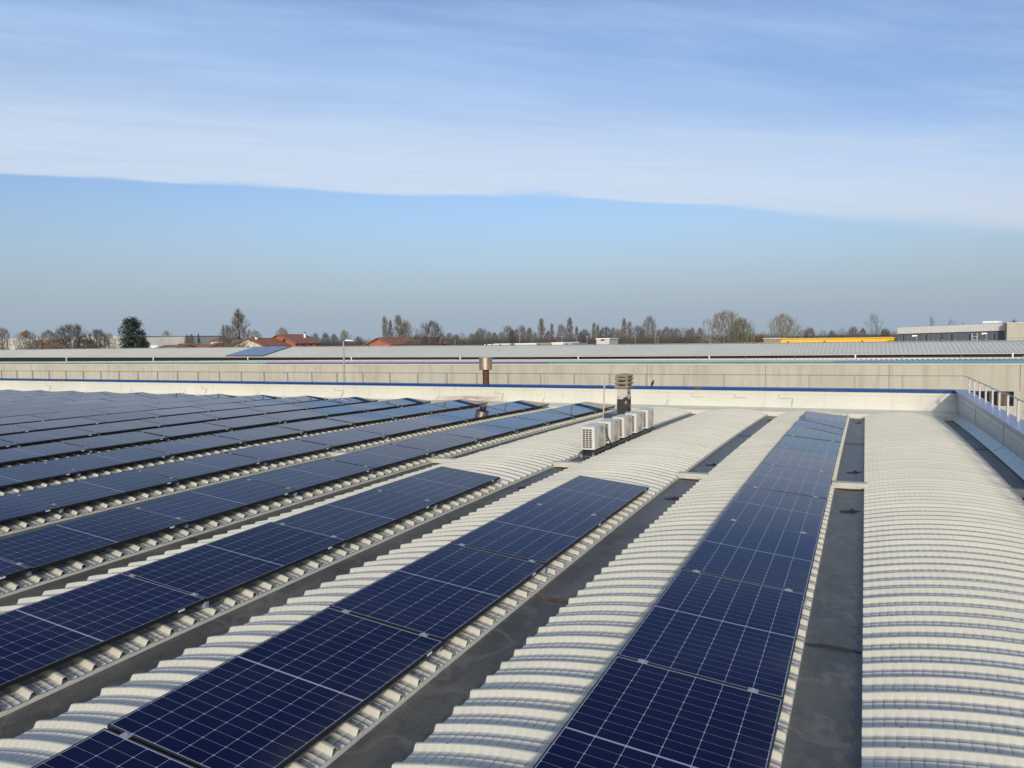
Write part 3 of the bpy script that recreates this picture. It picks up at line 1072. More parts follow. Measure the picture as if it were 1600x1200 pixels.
lp = thing('street_lamp', 'pale street lamp with one short arm rising from the street before the concrete facade', 'street lamp', (-27.4, 36, -10))
MB().tube((0, 0, 0), (0, 0, 10.02), .085, .045, n=12).build('pole', M['lamp_post'], lp)
MB().tube((0, 0, 9.98), (.30, -.1, 10.06), .03, n=8).build('arm', M['lamp_post'], lp)
MB().quadbox([(.26, -.19, 10.03), (.85, -.30, 10.02), (.87, -.14, 10.02), (.28, .03, 10.03), (.28, -.17, 10.11), (.78, -.27, 10.07), (.80, -.16, 10.07), (.30, .01, 10.11)]).build('lamp_head', M['white'], lp)

bd = MB()
# a perched dark bird: body lathe tilted, head, tail, legs
body = [(0, -.02), (.022, .0), (.042, .04), (.048, .09), (.040, .14), (.026, .175), (.024, .19), (.027, .21), (.020, .232), (.0, .243)]
bd.lathe(body, n=12)
bo = bd.build('bird', M['bird'], None, (-7.28, 28.20, -1.81), smooth=True)
bo.rotation_euler = (math.radians(8), math.radians(24), 0)
bo.scale = (1.1, 1.1, .82)
MB().quadbox([(-.02, -.012, -.10), (.0, -.02, -.10), (.0, .02, -.10), (-.02, .012, -.10), (-.03, -.02, .03), (.0, -.025, .03), (.0, .025, .03), (-.03, .02, .03)]).build('tail', M['bird'], bo)
MB().tube((.02, 0, .218), (.065, 0, .210), .009, .001, n=6).build('beak', M['dark'], bo)
for s in (-1, 1):
    MB().tube((.015, s * .016, .012), (.03, s * .016, -.062), .005, n=5).build('leg', M['dark'], bo)
tag(bo, 'small dark bird perched on the far blue coping right of the chimney', 'bird')

# ------------------------------------------------------------------ the neighbouring factory across the street
fa = thing('factory', 'long beige concrete factory across the street with grey ribbed roofs and a coloured cap', 'factory', (0, 45, -10))
YF = 45.0
ZW = -1.545


def lin(x, xs_, zs_):
    return float(np.interp(x, xs_, zs_))


FX0, FX1 = -150.0, 40.0
seams = [-132, -120.5, -109, -98, -87, -76.8, -66.6, -60.2, -51.4, -42.2, -32.9, -25.4, -18.34, -11.9, -5.1, 1.15, 7.0, 13.5, 20, 27, 34]
edges = [FX0] + seams + [FX1]
for a, b in zip(edges, edges[1:]):
    MB().box(a + .008, b - .008, 0, .25, 6.98 if a > -6 else 1.0, 10 + ZW - .06).build('facade_panel', M['wall'], fa, bevel=.012)
MB().box(FX0, FX1, .12, .4, 0, 10 + ZW - .1).build('back_wall', M['wall'], fa)
# ribbon window and plinth to the right
MB().box(-5.0, FX1, .05, .2, 6.27, 6.98).build('ribbon_window', M['glass'], fa)
rw = fa.children[-1]
for i, x in enumerate([-4.8 + .62 * k for k in range(36)]):
    if abs(x - 6.9) < .4:
        continue
    MB().box(x - .03, x + .03, .0, .048, 6.27, 6.98).build('mullion', M['mullion'], rw)
for x in (6.05, 8.3, 3.2):
    MB().box(x, x + .5, .03, .047, 6.30, 6.92).build('blind', M['brownin'], rw)
MB().box(6.75, 7.25, -.02, .2, 6.0, 6.98).build('pier', M['wall'], fa)
for z0, z1 in ((5.55, 6.25), (4.8, 5.53), (4.0, 4.78), (0, 3.98)):
    MB().box(-5.0, FX1, 0, .2, z0, z1).build('plinth_course', M['wall'], fa, bevel=.02)
for a, b, mt, h in ((FX0, -41.6, 'cap_teal', .065), (-41.58, -18.3, 'cap_navy', .075), (-18.28, -1.5, 'cap_teal', .085), (-1.48, FX1, 'cap_sky', .125)):
    MB().box(a, b, -.06, .3, 10 + ZW - .06, 10 + ZW - .06 + h).build('coping', M[mt], fa)
MB().box(FX0, FX1, -.03, .02, 10 + ZW - .14, 10 + ZW - .065).build('coping_drip', M['cream'], fa)


def ribbed(name, mtl, yA, yB, zA, zB, step=.27, rib=.045):
    """sloping ribbed sheet: zA(x), zB(x) at front and back"""
    P0, P1 = [], []
    x = FX0
    while x < FX1:
        for dx, h in ((0, 0), (step * .62, 0), (step * .72, rib), (step * .9, rib)):
            P0.append((x + dx, yA, zA(x) + h))
            P1.append((x + dx, yB, zB(x) + h))
        x += step
    return MB().grid([P0, P1]).build(name, mtl, fa)


s1 = lambda x: 10 + lin(x, (-150, -75.7, -37.2, -21.3, 7.3, 40), (-1.60, -1.60, -1.52, -1.53, -1.49, -1.48))
ribbed('lower_roof', M['far_roof'], .3, 6.0, lambda x: 10 + ZW - .02, lambda x: s1(x) - .08)
MB().grid([[(x, 5.7, s1(x) - .12), (x, 5.75, s1(x) + .0), (x, 6.2, s1(x) + .015), (x, 6.25, s1(x) - .3)] for x in np.linspace(FX0, FX1, 40)], flip=True).build('ridge_cap', M['far_roof'], fa)
eave = lambda x: 10 + lin(x, (-130, -86, -40, -24.3, -11.2, 8.3, 40), (-1.10, -1.12, -1.288, -1.33, -1.325, -1.273, -1.26))
ridge = lambda x: 10 + lin(x, (-150, -92.7, -64.4, -42.7, -26.1, -12, -.9, 8.9, 40), (-.36, -.375, -.407, -.46, -.548, -.60, -.60, -.631, -.66))
MB().grid([[(x, 7.6, 8.0), (x, 7.6, eave(x) - .02)] for x in np.linspace(FX0, FX1, 40)], flip=True).build('clerestory', M['dark'], fa)
ribbed('upper_roof', M['far_roof'], 7.4, 11.4, eave, ridge, .25, .024)
MB().grid([[(x, 7.42, eave(x) - .055), (x, 7.36, eave(x) - .05), (x, 7.36, eave(x) + .0), (x, 7.45, eave(x) + .02)] for x in np.linspace(FX0, FX1, 40)], flip=True).build('eave_gutter', M['acgrey'], fa)
MB().grid([[(x, 11.3, ridge(x) + .03), (x, 11.4, ridge(x) + .055), (x, 11.6, ridge(x) + .03)] for x in np.linspace(FX0, FX1, 40)], flip=True).build('ridge_cap', M['far_roof'], fa)
MB().grid([[(x, 11.5, ridge(x) + .02), (x, 15.5, ridge(x) - 1.0), (x, 40, ridge(x) - 1.6), (x, 40, 0)] for x in np.linspace(FX0, FX1, 40)], flip=True).build('rear_roof', M['far_roof'], fa)
for x in (-74.6, -62.0, -50.1, -38.8, -28.5, -18.8, -9.5, -.56, 7.7, 16.5):
    MB().box(x - .035, x + .035, 6.95, 7.02, s1(x) - .2, eave(x) + .0).build('strut', M['white'], fa)
for x in np.arange(-113, 20, 2.35):
    MB().box(x - .05, x + .05, 11.3, 11.45, ridge(x) + .02, ridge(x) + .15).build('lightning_clip', M['angle'], fa)
for x in np.arange(-70, 20, 3.0):
    MB().box(x - .04, x + .04, 5.72, 5.82, s1(x) + .0, s1(x) + .10).build('lightning_clip', M['angle'], fa)
# the strip of panels on the neighbour's roof
pa = thing('solar_strip', 'blue strip of solar panels lying on the grey factory roof across the street', 'solar panel', (0, 45, 0))
m = MB()


def rz(x, y):
    tt = (y - 7.4) / 4.0
    return (eave(x) - 10) * (1 - tt) + (ridge(x) - 10) * tt


for c in range(4):
    for q in range(2):
        xa, ya = -53.3 + c * 1.11, 7.5 + q * 1.92
        m.quadbox([(x, y, rz(x, y) + dz) for dz in (.06, .10) for x, y in ((xa, ya), (xa + 1.09, ya), (xa + 1.09, ya + 1.9), (xa, ya + 1.9))])
so_ = m.build('panel_field', M['far_panel'], pa)

# ------------------------------------------------------------------ trees
ENV = {  # crown envelope: radius (share of height) at height share z, and limits
    'round': (lambda z: .42 * math.sqrt(max(0, 1 - ((z - .66) / .345) ** 2)), .30, 1.0, 720),
    'upright': (lambda z: .30 * (max(0, z) ** .5) * math.sqrt(max(0, 1 - max(0, (z - .66) / .36) ** 2)), .10, 1.0, 800),
    'poplar': (lambda z: .13 * min(1, z * 2.2) * max(0, 1 - max(0, (z - .5) / .52) ** 2.2) ** .5, .10, 1.0, 560),
    'cone': (lambda z: .26 * min(1, z * 2.4) * max(0, 1 - max(0, (z - .42) / .58) ** 1.5) ** .8, .12, 1.0, 680),
    'sparse': (lambda z: .36 * math.sqrt(max(0, 1 - ((z - .70) / .32) ** 2)), .38, 1.0, 210),
}


def tree_proto(kind, seed):
    """grow limbs towards points spread through the crown, each joined to the nearest limb below it"""
    rs = random.Random(seed * 31 + 7)
    env, z0, z1, n = ENV[kind]
    H = 17.0
    lob = [(rs.uniform(0, 6.28), rs.uniform(.10, .26), rs.randint(2, 4)) for _ in range(3)]
    pts = []
    while len(pts) < n:
        z = rs.uniform(z0, z1)
        a = rs.uniform(0, 2 * math.pi)
        k = 1 + sum(am * math.sin(f * a + ph + z * 6) for ph, am, f in lob)
        r = env(z) * k * math.sqrt(rs.random()) * (1.0 if rs.random() < .9 else 1.12)
        pts.append((r * H * math.cos(a), r * H * math.sin(a), z * H))
    nodes, par = [], []
    if kind == 'upright':
        for c in range(6):
            a = c * 2.4
            nodes.append(Vector((.35 * math.cos(a), .35 * math.sin(a), 0)))
            par.append(-1)
    else:
        top = {'round': .34, 'poplar': .97, 'cone': .98, 'sparse': .5}[kind]
        m_ = 14 if top > .8 else 5
        for c in range(m_ + 1):
            nodes.append(Vector((rs.gauss(0, .06), rs.gauss(0, .06), top * H * c / m_)))
            par.append(c - 1)
    base = nodes[-1] if kind in ('round', 'sparse') else None
    key = (lambda p: (Vector(p) - base).length) if base is not None else (lambda p: p[2] * .6 + math.hypot(p[0], p[1]))
    pts.sort(key=key)
    arr = [tuple(q) for q in nodes]
    plen = [abs(q.z) * .55 for q in nodes] if base is None else [(q - base).length + 1.2 * (q is not base) for q in nodes]
    up = .9 if kind in ('upright', 'poplar') else .35
    for p in pts:
        A = np.array(arr)
        d = A - np.array(p)
        dl = np.sqrt((d ** 2).sum(1))
        dist = dl + np.array(plen) * .62 + np.maximum(0, d[:, 2]) * 2.5 + up * np.maximum(0, np.hypot(d[:, 0], d[:, 1]) - (-d[:, 2]) * .8) * 1.0
        j = int(np.argmin(dist))
        plen.append(plen[j] + float(dl[j]))
        nodes.append(Vector(p))
        arr.append(p)
        par.append(j)
    N = len(nodes)
    cnt = [1] * N
    for i in range(N - 1, -1, -1):
        if par[i] >= 0:
            cnt[par[i]] += cnt[i]
    tr, cr = MB(), MB()
    rad = [max(.020, .0135 * c ** .47 + .006) for c in cnt]
    for i in range(N):
        j = par[i]
        if j < 0:
            continue
        a, b = nodes[j], nodes[i]
        big = cnt[i] > 14
        mid = a.lerp(b, .5) + Vector((rs.gauss(0, .06), rs.gauss(0, .06), -.03)) * (b - a).length
        ra = min(rad[j], rad[i] * 1.35)
        tgt = tr if big else cr
        k = 6 if big else 3
        tgt.tube(a, mid, ra, (ra + rad[i]) / 2, n=k, caps=False)
        tgt.tube(mid, b, (ra + rad[i]) / 2, rad[i], n=k, caps=False)
        if big:
            continue
        out = (b - a).normalized()
        nt = 8 if kind != 'sparse' else 5
        for q in range(nt):
            e = (out * .8 + Vector((rs.gauss(0, .42), rs.gauss(0, .42), rs.gauss(up * .6 + .12, .30)))).normalized()
            s0 = a.lerp(b, rs.uniform(.35, 1.0))
            L = rs.uniform(.6, 1.6) * (.75 if kind in ('poplar', 'cone') else 1.0)
            cr.tube(s0, s0 + e * L, .023, .009, n=3, caps=False)
    return tr, cr


def leafy(kind, seed):
    rs = random.Random(seed)
    tr, cr = MB(), MB()
    tr.tube((0, 0, 0), (0, 0, 14.5 if kind == 'cedar' else 8), .5, .06, n=8, caps=False)
    H, W = (17.0, 5.4) if kind == 'cedar' else (9.0, 4.0)
    for c in range(150 if kind == 'cedar' else 90):
        tz = (c + rs.random()) / (150 if kind == 'cedar' else 90)
        z = H * (.08 + .88 * tz)
        wr = W * (.80 + .20 * min(1, tz * 3)) * (1 - max(0, (tz - .30) / .70) ** 3.0 * .62) * (.95 + .05 * math.sin(tz * 44)) if kind == 'cedar' else W * (1 - tz) ** .8
        a = c * 2.4 + rs.random()
        L = wr * rs.uniform(.75, 1.08)
        p = Vector((0, 0, z))
        e = Vector((math.cos(a), math.sin(a), rs.uniform(-.05, .22)))
        tr.tube(p, p + e * L * .9, .07, .02, n=4, caps=False)
        for s in range(75 if kind == 'cedar' else 60):
            q = p + e * L * rs.uniform(.05, 1.0) ** .6 + Vector((rs.gauss(0, .40), rs.gauss(0, .40), rs.gauss(0, .36)))
            sz = rs.uniform(.14, .34)
            n1 = Vector((rs.gauss(0, 1), rs.gauss(0, 1), rs.gauss(0, .4))).normalized()
            n2 = n1.cross(Vector((rs.gauss(0, 1), rs.gauss(0, 1), rs.gauss(0, 1)))).normalized()
            cr.poly([q - n1 * sz, q + n2 * sz * .45, q + n1 * sz, q - n2 * sz * .4 + Vector((0, 0, -.08))])
    return tr, cr


PROTO = {}


def proto(kind, seed, bark, twig):
    key = (kind, seed, bark, twig)
    if key not in PROTO:
        base = (kind, seed)
        if base not in PROTO:
            PROTO[base] = leafy(kind, seed) if kind in ('cedar', 'conifer') else tree_proto(kind, seed)
        tr, cr = PROTO[base]
        vv = np.array(cr.v)
        ext = (float(np.percentile(vv[:, 2], 99.7)), float(np.percentile(np.abs(vv[:, 0]), 98.0)))
        PROTO[key] = (tr.mesh('trunk', M[bark]), cr.mesh('crown', M[twig]), ext)
    return PROTO[key]


def tree(name, label, x, ytop, wpx, Y, kind, seed=1, bark='bark', twig='twig', group=None):
    top = at(x, ytop, Y)
    depth = float(np.array(top) @ _f)
    tm, cm, (h, w) = proto(kind, seed, bark, twig)
    H = top.z + 10
    W = wpx / FPX * depth / 2
    t = thing(name, label, 'tree', (top.x, top.y, -10), group)
    t.scale = (W / w, W / w, H / h)
    t.rotation_euler = (0, 0, (x * 1.7) % 6.28)
    inst('trunk', tm, t)
    inst('crown', cm, t)
    return t


G1 = 'bare trees before the white warehouse'
tree('bare_tree', 'narrow pale bare tree at the left edge of the picture', 2, 511, 22, 210, 'upright', 1, 'bark', 'twig_pale', G1)
tree('bare_tree', 'rounded bare tree with a brown chimney tower showing through it', 40, 516, 36, 190, 'round', 2, 'bark', 'twig', G1)
tree('bare_tree', 'russet bare tree between the pale tree and the big dark many-stemmed one', 76, 515, 34, 190, 'round', 3, 'bark', 'twig_red', G1)
tree('bare_tree', 'big dark many-stemmed bare tree before the white warehouse', 111, 506, 50, 160, 'upright', 2, 'bark_dark', 'twig_dark', G1)
tree('bare_tree', 'smaller dark bare tree halfway between the many-stemmed tree and the cedar', 152, 514, 30, 165, 'upright', 3, 'bark_dark', 'twig_dark', G1)
tree('bare_tree', 'faint pale bare tree just left of the cedar', 170, 520, 20, 240, 'round', 1, 'bark', 'twig_pale', G1)
tree('bush', 'low russet thicket under the trees left of the cedar', 88, 527, 40, 185, 'upright', 1, 'bark', 'twig_red')
tree('bush', 'low grey-brown thicket at the foot of the pale tree', 58, 530, 34, 188, 'upright', 3, 'bark', 'twig')
tree('bush', 'low brown thicket between the two dark trees', 132, 529, 36, 186, 'upright', 2, 'bark', 'twig_red')
tree('cedar_tree', 'dark green cedar with layered boughs and a broad top', 206, 497, 42, 150, 'cedar', 1, 'bark_dark', 'cedar')
tree('conifer', 'small dark conifer at the right foot of the cedar', 222, 527, 32, 146, 'conifer', 2, 'bark_dark', 'conifer')
tree('bare_tree', 'pale bare crown showing above the grey-green shed', 260, 516, 16, 330, 'round', 2, 'bark', 'twig_pale')
tree('bare_tree', 'thin bare tree, left of a pair right of the grey-green shed', 292, 522, 9, 220, 'round', 3, 'bark_dark', 'twig_dark', 'pair of thin trees')
tree('bare_tree', 'thin bare tree, right of a pair right of the grey-green shed', 299, 521, 10, 225, 'round', 1, 'bark_dark', 'twig_dark', 'pair of thin trees')
tree('bare_tree', 'slim pointed dark tree between the thin pair and the cream house', 310, 521, 5, 230, 'poplar', 1, 'bark_dark', 'twig_dark')
tree('bare_tree', 'tall conical bare tree with a straight dark trunk', 372, 483, 42, 150, 'cone', 1, 'bark_dark', 'twig')
tree('bare_tree', 'smaller bare tree leaning into the left side of the conical tree', 353, 507, 24, 155, 'upright', 2, 'bark', 'twig')
tree('bare_tree', 'pale round bare tree right of the conical tree', 398, 515, 24, 240, 'round', 2, 'bark', 'twig_pale')
tree('bare_tree', 'greenish round tree rising behind the red house', 441, 511, 26, 230, 'round', 3, 'bark', 'twig_green')
tree('conifer', 'low dark evergreen shrub between the conical tree and the red roof', 392, 531, 34, 152, 'conifer', 1, 'bark_dark', 'conifer')
tree('bare_tree', 'pale greenish round tree beside the street lamp head', 538, 515, 20, 210, 'round', 1, 'bark', 'twig_green')
tree('poplar_tree', 'slim bare poplar, leftmost above the brick house roof', 601, 494, 12, 170, 'poplar', 1, 'bark', 'twig', 'poplars above the brick house')
tree('poplar_tree', 'slimmest bare poplar in the middle of the group above the brick house roof', 610, 500, 10, 172, 'poplar', 2, 'bark', 'twig', 'poplars above the brick house')
tree('poplar_tree', 'broad bare poplar above the brick house roof', 622, 492, 18, 168, 'poplar', 3, 'bark', 'twig', 'poplars above the brick house')
tree('bare_tree', 'broad pale bare tree against the right side of the poplar group', 633, 499, 22, 175, 'upright', 1, 'bark', 'twig_pale')
tree('bare_tree', 'dark spreading round tree at the right end of the brick house', 673, 500, 50, 150, 'round', 1, 'bark_dark', 'twig_dark')
tree('bush', 'brown thicket under the dark spreading tree', 655, 522, 44, 158, 'upright', 2, 'bark', 'twig')
row = [(690, 520, 20, 'round'), (702, 519, 18, 'round'), (712, 522, 14, 'upright'), (722, 518, 18, 'sparse'), (737, 520, 20, 'round'), (745, 518, 12, 'upright'), (752, 512, 18, 'upright'), (764, 517, 18, 'round'), (772, 519, 12, 'upright'), (783, 518, 18, 'round'), (793, 508, 18, 'upright'), (800, 514, 12, 'upright'), (806, 514, 11, 'poplar'), (815, 508, 16, 'upright'), (827, 512, 13, 'poplar'), (835, 518, 16, 'round'),
       (846, 497, 13, 'poplar'), (856, 516, 12, 'round'), (862, 505, 10, 'poplar'), (877, 506, 17, 'upright'), (890, 496, 12, 'poplar'), (901, 510, 9, 'poplar'), (907, 518, 14, 'round'), (914, 514, 20, 'upright'), (928, 504, 9, 'poplar'), (934, 507, 8, 'poplar'), (945, 510, 22, 'upright'), (959, 511, 22, 'round'), (968, 514, 14, 'upright'), (975, 497, 10, 'poplar'), (983, 502, 11, 'poplar'),
       (996, 508, 22, 'upright'), (1004, 513, 16, 'round'), (1015, 493, 29, 'round'), (1030, 514, 16, 'upright'), (1041, 510, 20, 'round'), (1051, 512, 14, 'upright'), (1058, 511, 18, 'round'), (1068, 510, 16, 'sparse'), (1076, 513, 14, 'upright'), (1082, 511, 16, 'round'), (1094, 512, 18, 'round')]
adj = {'round': 'rounded', 'upright': 'brushy upright', 'poplar': 'slim columnar', 'sparse': 'open-branched'}
for i, (x, yt, w, kd) in enumerate(row):
    nxt = ('between brick house and flue' if x < 760 else 'above the low white sheds' if x < 925 else 'right beside the white block' if x < 990 else 'between white block and big budding tree')
    zone = [q for q in row if (q[0] < 760) == (x < 760) and (q[0] < 925) == (x < 925) and (q[0] < 990) == (x < 990)]
    lab = '%s bare tree %s, %s from left there' % (adj[kd], nxt, ORD[zone.index((x, yt, w, kd)) + 1])
    tree('poplar_tree' if kd == 'poplar' else 'bare_tree', lab, x, yt, w, 215 + (i * 37) % 50, kd, 1 + i % 3, 'bark_dark', ('twig', 'twig', 'twig_dark')[i % 3] if kd != 'poplar' else 'twig', 'trees of the distant treeline')
tree('bare_tree', 'big rounded budding tree, largest in the treeline', 1134, 484, 72, 180, 'round', 2, 'bark', 'twig_pale')
tree('bare_tree', 'yellow-green budding tree leaning on the right of the largest tree', 1158, 496, 34, 178, 'upright', 3, 'bark', 'twig_green')
tree('bush', 'russet brown thicket between the two big budding trees', 1186, 521, 40, 185, 'upright', 1, 'bark', 'twig_red')
tree('bare_tree', 'wide pale budding tree behind the yellow building', 1224, 489, 52, 180, 'round', 3, 'bark', 'twig_pale')
row2 = [(1264, 511, 22, 'upright'), (1286, 514, 16, 'sparse'), (1301, 516, 14, 'upright'), (1315, 511, 16, 'sparse'), (1333, 510, 20, 'upright'), (1348, 512, 16, 'round'), (1366, 489, 34, 'sparse'), (1383, 513, 20, 'upright'), (1396, 515, 16, 'sparse')]
for i, (x, yt, w, kd) in enumerate(row2):
    lab = 'tall open bare tree standing out above the right end of the yellow building' if w == 34 else 'small bare tree above the yellow building, %s from left' % ORD[i + 1]
    tree('bare_tree', lab, x, yt, w, 200 + (i * 31) % 40, kd, 1 + i % 3, 'bark_dark', 'twig_dark' if i % 2 else 'twig', 'trees above the yellow building')
row3 = [(1426, 512, 8, 'sparse'), (1434, 509, 14, 'round'), (1456, 492, 12, 'sparse'), (1487, 497, 14, 'sparse'), (1505, 502, 10, 'sparse'), (1523, 506, 14, 'round'), (1539, 504, 18, 'round'), (1556, 504, 8, 'sparse'), (1584, 499, 20, 'round')]
for i, (x, yt, w, kd) in enumerate(row3):
    tree('bare_tree', 'bare tree top behind the dark clad building, %s from left' % ORD[i + 1], x, yt, w, 200 + (i * 31) % 40, kd, 1 + i % 3, 'bark_dark', 'twig_dark', 'tree tops behind the dark building')


# scrub along the foot of the treeline: one mass nobody could count
def scrub(name, x0, x1, yt0, yt1, Y, n, seed, mtl):
    rs = random.Random(seed)
    m = MB()
    for i in range(n):
        x = rs.uniform(x0, x1)
        YY = Y + rs.uniform(-12, 12)
        top = at(x, yt0 + (yt1 - yt0) * (x - x0) / (x1 - x0), YY)
        h = (top.z + 10) * rs.uniform(.80, 1.04) ** 1.0
        p = Vector((top.x, top.y, -10 + h * .45))
        d = Vector((rs.gauss(0, .24), rs.gauss(0, .24), 1)).normalized()
        q = p + d * h * .36
        m.tube(p, q, .06, .02, n=3, caps=False)
        for s in range(5):
            e = (d + Vector((rs.gauss(0, .45), rs.gauss(0, .45), rs.gauss(0, .25)))).normalized()
            a = p.lerp(q, rs.uniform(.4, 1))
            m.tube(a, a + e * h * rs.uniform(.08, .22), .03, .006, n=3, caps=False)
    o = m.build(name, M[mtl])
    tag(o, kind='stuff')
    return o


scrub('undergrowth', 690, 1110, 520, 517, 232, 4200, 5, 'twig_dark')
scrub('undergrowth', 1080, 1420, 516, 513, 225, 3200, 6, 'twig_dark')
scrub('undergrowth', 475, 580, 525, 524, 200, 1100, 7, 'twig_dark')
scrub('undergrowth', 540, 760, 527, 523, 260, 1300, 8, 'twig')
scrub('undergrowth', -20, 330, 536, 534, 300, 800, 9, 'twig_dark')
for i, (x, yt, w) in enumerate(((492, 520, 20), (508, 519, 20), (522, 521, 18), (560, 525, 18))):
    tree('bare_tree', 'low bushy bare tree between the red house and the brick house, %s from left' % ORD[i + 1], x, yt, w, 190 + i * 6, 'round', 1 + i % 3, 'bark_dark', 'twig_dark', 'low trees right of the red house')

# ------------------------------------------------------------------ far buildings
def shed(name, label, cat, x0, x1, yt, Y, depth, wallm, roofm, roof_h=.25, parts=True):
    a, b = at(x0, yt, Y), at(x1, yt, Y)
    top = (a.z + b.z) / 2 + 10
    t = thing(name, label, cat, (a.x, Y, -10))
    w = b.x - a.x
    MB().box(0, w, 0, depth, 0, top - roof_h).build('wall', M[wallm], t)
    MB().box(-.15, w + .15, -.15, depth + .15, top - roof_h, top).build('roof', M[roofm], t)
    return t, w, top


t, w, top = shed('white_warehouse', 'long white warehouse behind the bare trees at the left edge', 'warehouse', -60, 192, 528, 260, 30, 'whitewall', 'far_roof')
for i in range(12):
    MB().box(w * (i + .5) / 12 - .15, w * (i + .5) / 12 + .15, -.12, -.002, 0, top - .3).build('pilaster', M['cream'], t)
t, w, top = shed('grey_shed', 'grey-green shed with a plain long wall right of the cedar', 'shed', 226, 289, 525.5, 260, 25, 'greywall', 'angle')
for i in range(4):
    MB().box(w * (i + .3) / 4, w * (i + .3) / 4 + 2.5, -.06, -.002, top - 2.6, top - 1.2).build('window', M['greywall'], t)


def gable_house(name, label, x0, x1, yr, ye, Y, depth, wallm, axis='x', over=.5):
    """gable house; axis = direction of the ridge"""
    a, b = at(x0, yr, Y), at(x1, yr, Y)
    zr = (a.z + b.z) / 2 + 10
    ze = at((x0 + x1) / 2, ye, Y).z + 10
    w = b.x - a.x
    t = thing(name, label, 'house', (a.x, Y, -10))
    if axis == 'x':
        MB().prism([(0, 0, 0), (0, depth, 0), (0, depth, ze), (0, depth / 2, zr - .15), (0, 0, ze)], (w, 0, 0)).build('wall', M[wallm], t)
        sl_ = [(-over, -over, ze - .1), (-over, depth / 2, zr), (-over, depth + over, ze - .1), (-over, depth + over, ze + .12), (-over, depth / 2, zr + .22), (-over, -over, ze + .12)]
        MB().prism(sl_, (w + 2 * over, 0, 0)).build('roof', M['tile'], t)
    else:
        MB().prism([(0, 0, 0), (w, 0, 0), (w, 0, ze), (w / 2, 0, zr - .15), (0, 0, ze)], (0, depth, 0)).build('wall', M[wallm], t)
        sl_ = [(-over, -over, ze - .12), (w / 2, -over, zr), (w + over, -over, ze - .12), (w + over, -over, ze + .12), (w / 2, -over, zr + .24), (-over, -over, ze + .12)]
        MB().prism(sl_, (0, depth + 2 * over, 0)).build('roof', M['tile'], t)
    return t, w, zr, ze


def add_chimney(t, x, y, z0, z1, s=.45):
    MB().box(x - s / 2, x + s / 2, y - s / 2, y + s / 2, z0, z1).build('chimney', M['white'], t)
    MB().box(x - s * .7, x + s * .7, y - s * .7, y + s * .7, z1 + .15, z1 + .35).build('chimney_cap', M['tile'], t)
    MB().box(x - s * .3, x + s * .3, y - s * .3, y + s * .3, z1, z1 + .15).build('chimney_neck', M['dark'], t)


# the houses share the street grid: gables face us, ridges run away
t, w, zr, ze = gable_house('red_house', 'orange-red house with a gable wall and terracotta roof', 411, 461, 523.5, 537, 160, 10, 'redwall', 'y')
add_chimney(t, w * .72, 7.6, zr - 1.2, zr + .35)
for i in range(3):
    f = MB().box(w + .003, w + .07, 1.2 + 3.0 * i, 2.4 + 3.0 * i, ze - 1.6, ze - .35).build('window', M['white'], t)
    MB().box(w + .072, w + .09, 1.32 + 3.0 * i, 2.28 + 3.0 * i, ze - 1.5, ze - .45).build('pane', M['redwall'], f)
MB().box(w * .62, w * .70, -.06, -.003, ze + .4, ze + 1.2).build('window', M['dark'], t)
t, w, zr, ze = gable_house('tiled_house', 'low cream house under a broad terracotta roof left of the red gable', 362, 412, 529.5, 541.5, 150, 15, 'cream', 'y')
add_chimney(t, w * .60, 2.0, zr - 1.3, zr + .45)
add_chimney(t, w * .66, 11.0, zr - 1.4, zr + .25)
t, w, zr, ze = gable_house('brick_house', 'long brick house, gable to the front and a terracotta roof running back, left of the dark spreading tree', 573, 611, 528.6, 539, 150, 26, 'brick', 'y')
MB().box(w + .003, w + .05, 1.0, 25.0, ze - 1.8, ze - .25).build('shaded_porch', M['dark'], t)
MB().box(w * .62, w * .99, -.08, -.003, ze - 2.2, ze - .1).build('pink_lean_to', M['pinkwall'], t)
t['label'] = 'long brick house with its gable to the front and a low terracotta roof'
t, w, zr, ze = gable_house('cream_house', 'small cream house with a dark roof left of the conical tree', 329, 352, 528, 533, 190, 10, 'cream', 'x')
MB().box(w * .2, w * .35, -.06, -.003, ze - 2.5, ze - 1).build('window', M['dark'], t)
gable_house('low_house', 'low tiled house right of the small conifer, roof just above the factory ridge', 240, 272, 540.5, 545, 150, 10, 'cream', 'x')
gable_house('low_house', 'low tiled house with a pale wall right of the grey-green shed', 294, 318, 539, 545, 155, 10, 'cream', 'x')
gable_house('low_house', 'small brick-red house under the cream house', 327, 346, 537, 545, 160, 8, 'brick', 'y')
gable_house('low_house', 'tiny dark-roofed house between low tiled roofs, right of the grey-green shed', 274, 290, 538, 545, 170, 8, 'brick', 'y')
MBt = shed('annex', 'white flat annex between the small conifer and the low tiled house', 'shed', 236, 256, 539, 165, 8, 'white', 'white', .2)

t, w, top = shed('white_block', 'small white flat-roofed block rising behind the factory ridge', 'building', 932, 952, 528.5, 150, 6, 'whiteclad', 'white', .2)
MB().box(w * .35, w * .62, -.08, -.003, top - .5, top - .05).build('louvre', M['dark'], t)
for x0, x1, yt, mt, lab in ((806, 839, 536.5, 'white', 'low white flat shed, leftmost of three behind the factory ridge'), (839.5, 862, 536.5, 'tan', 'low tan flat shed, middle of three behind the factory ridge'), (862.5, 880, 535, 'white', 'low bright white shed, right of three behind the factory ridge'), (880.5, 893, 536.5, 'greywall', 'small grey shed beside the bright white shed behind the ridge')):
    shed('flat_shed', lab, 'shed', x0, x1, yt, 130, 8, mt, mt, .2)
for i, (x0, x1, yt) in enumerate(((758, 766, 538), (772, 780, 537), (784, 796, 537))):
    shed('flat_shed', 'tiny white roof right of the flue, %s of three' % ORD[i + 1], 'shed', x0, x1, yt, 160, 6, 'whitewall', 'white', .2)

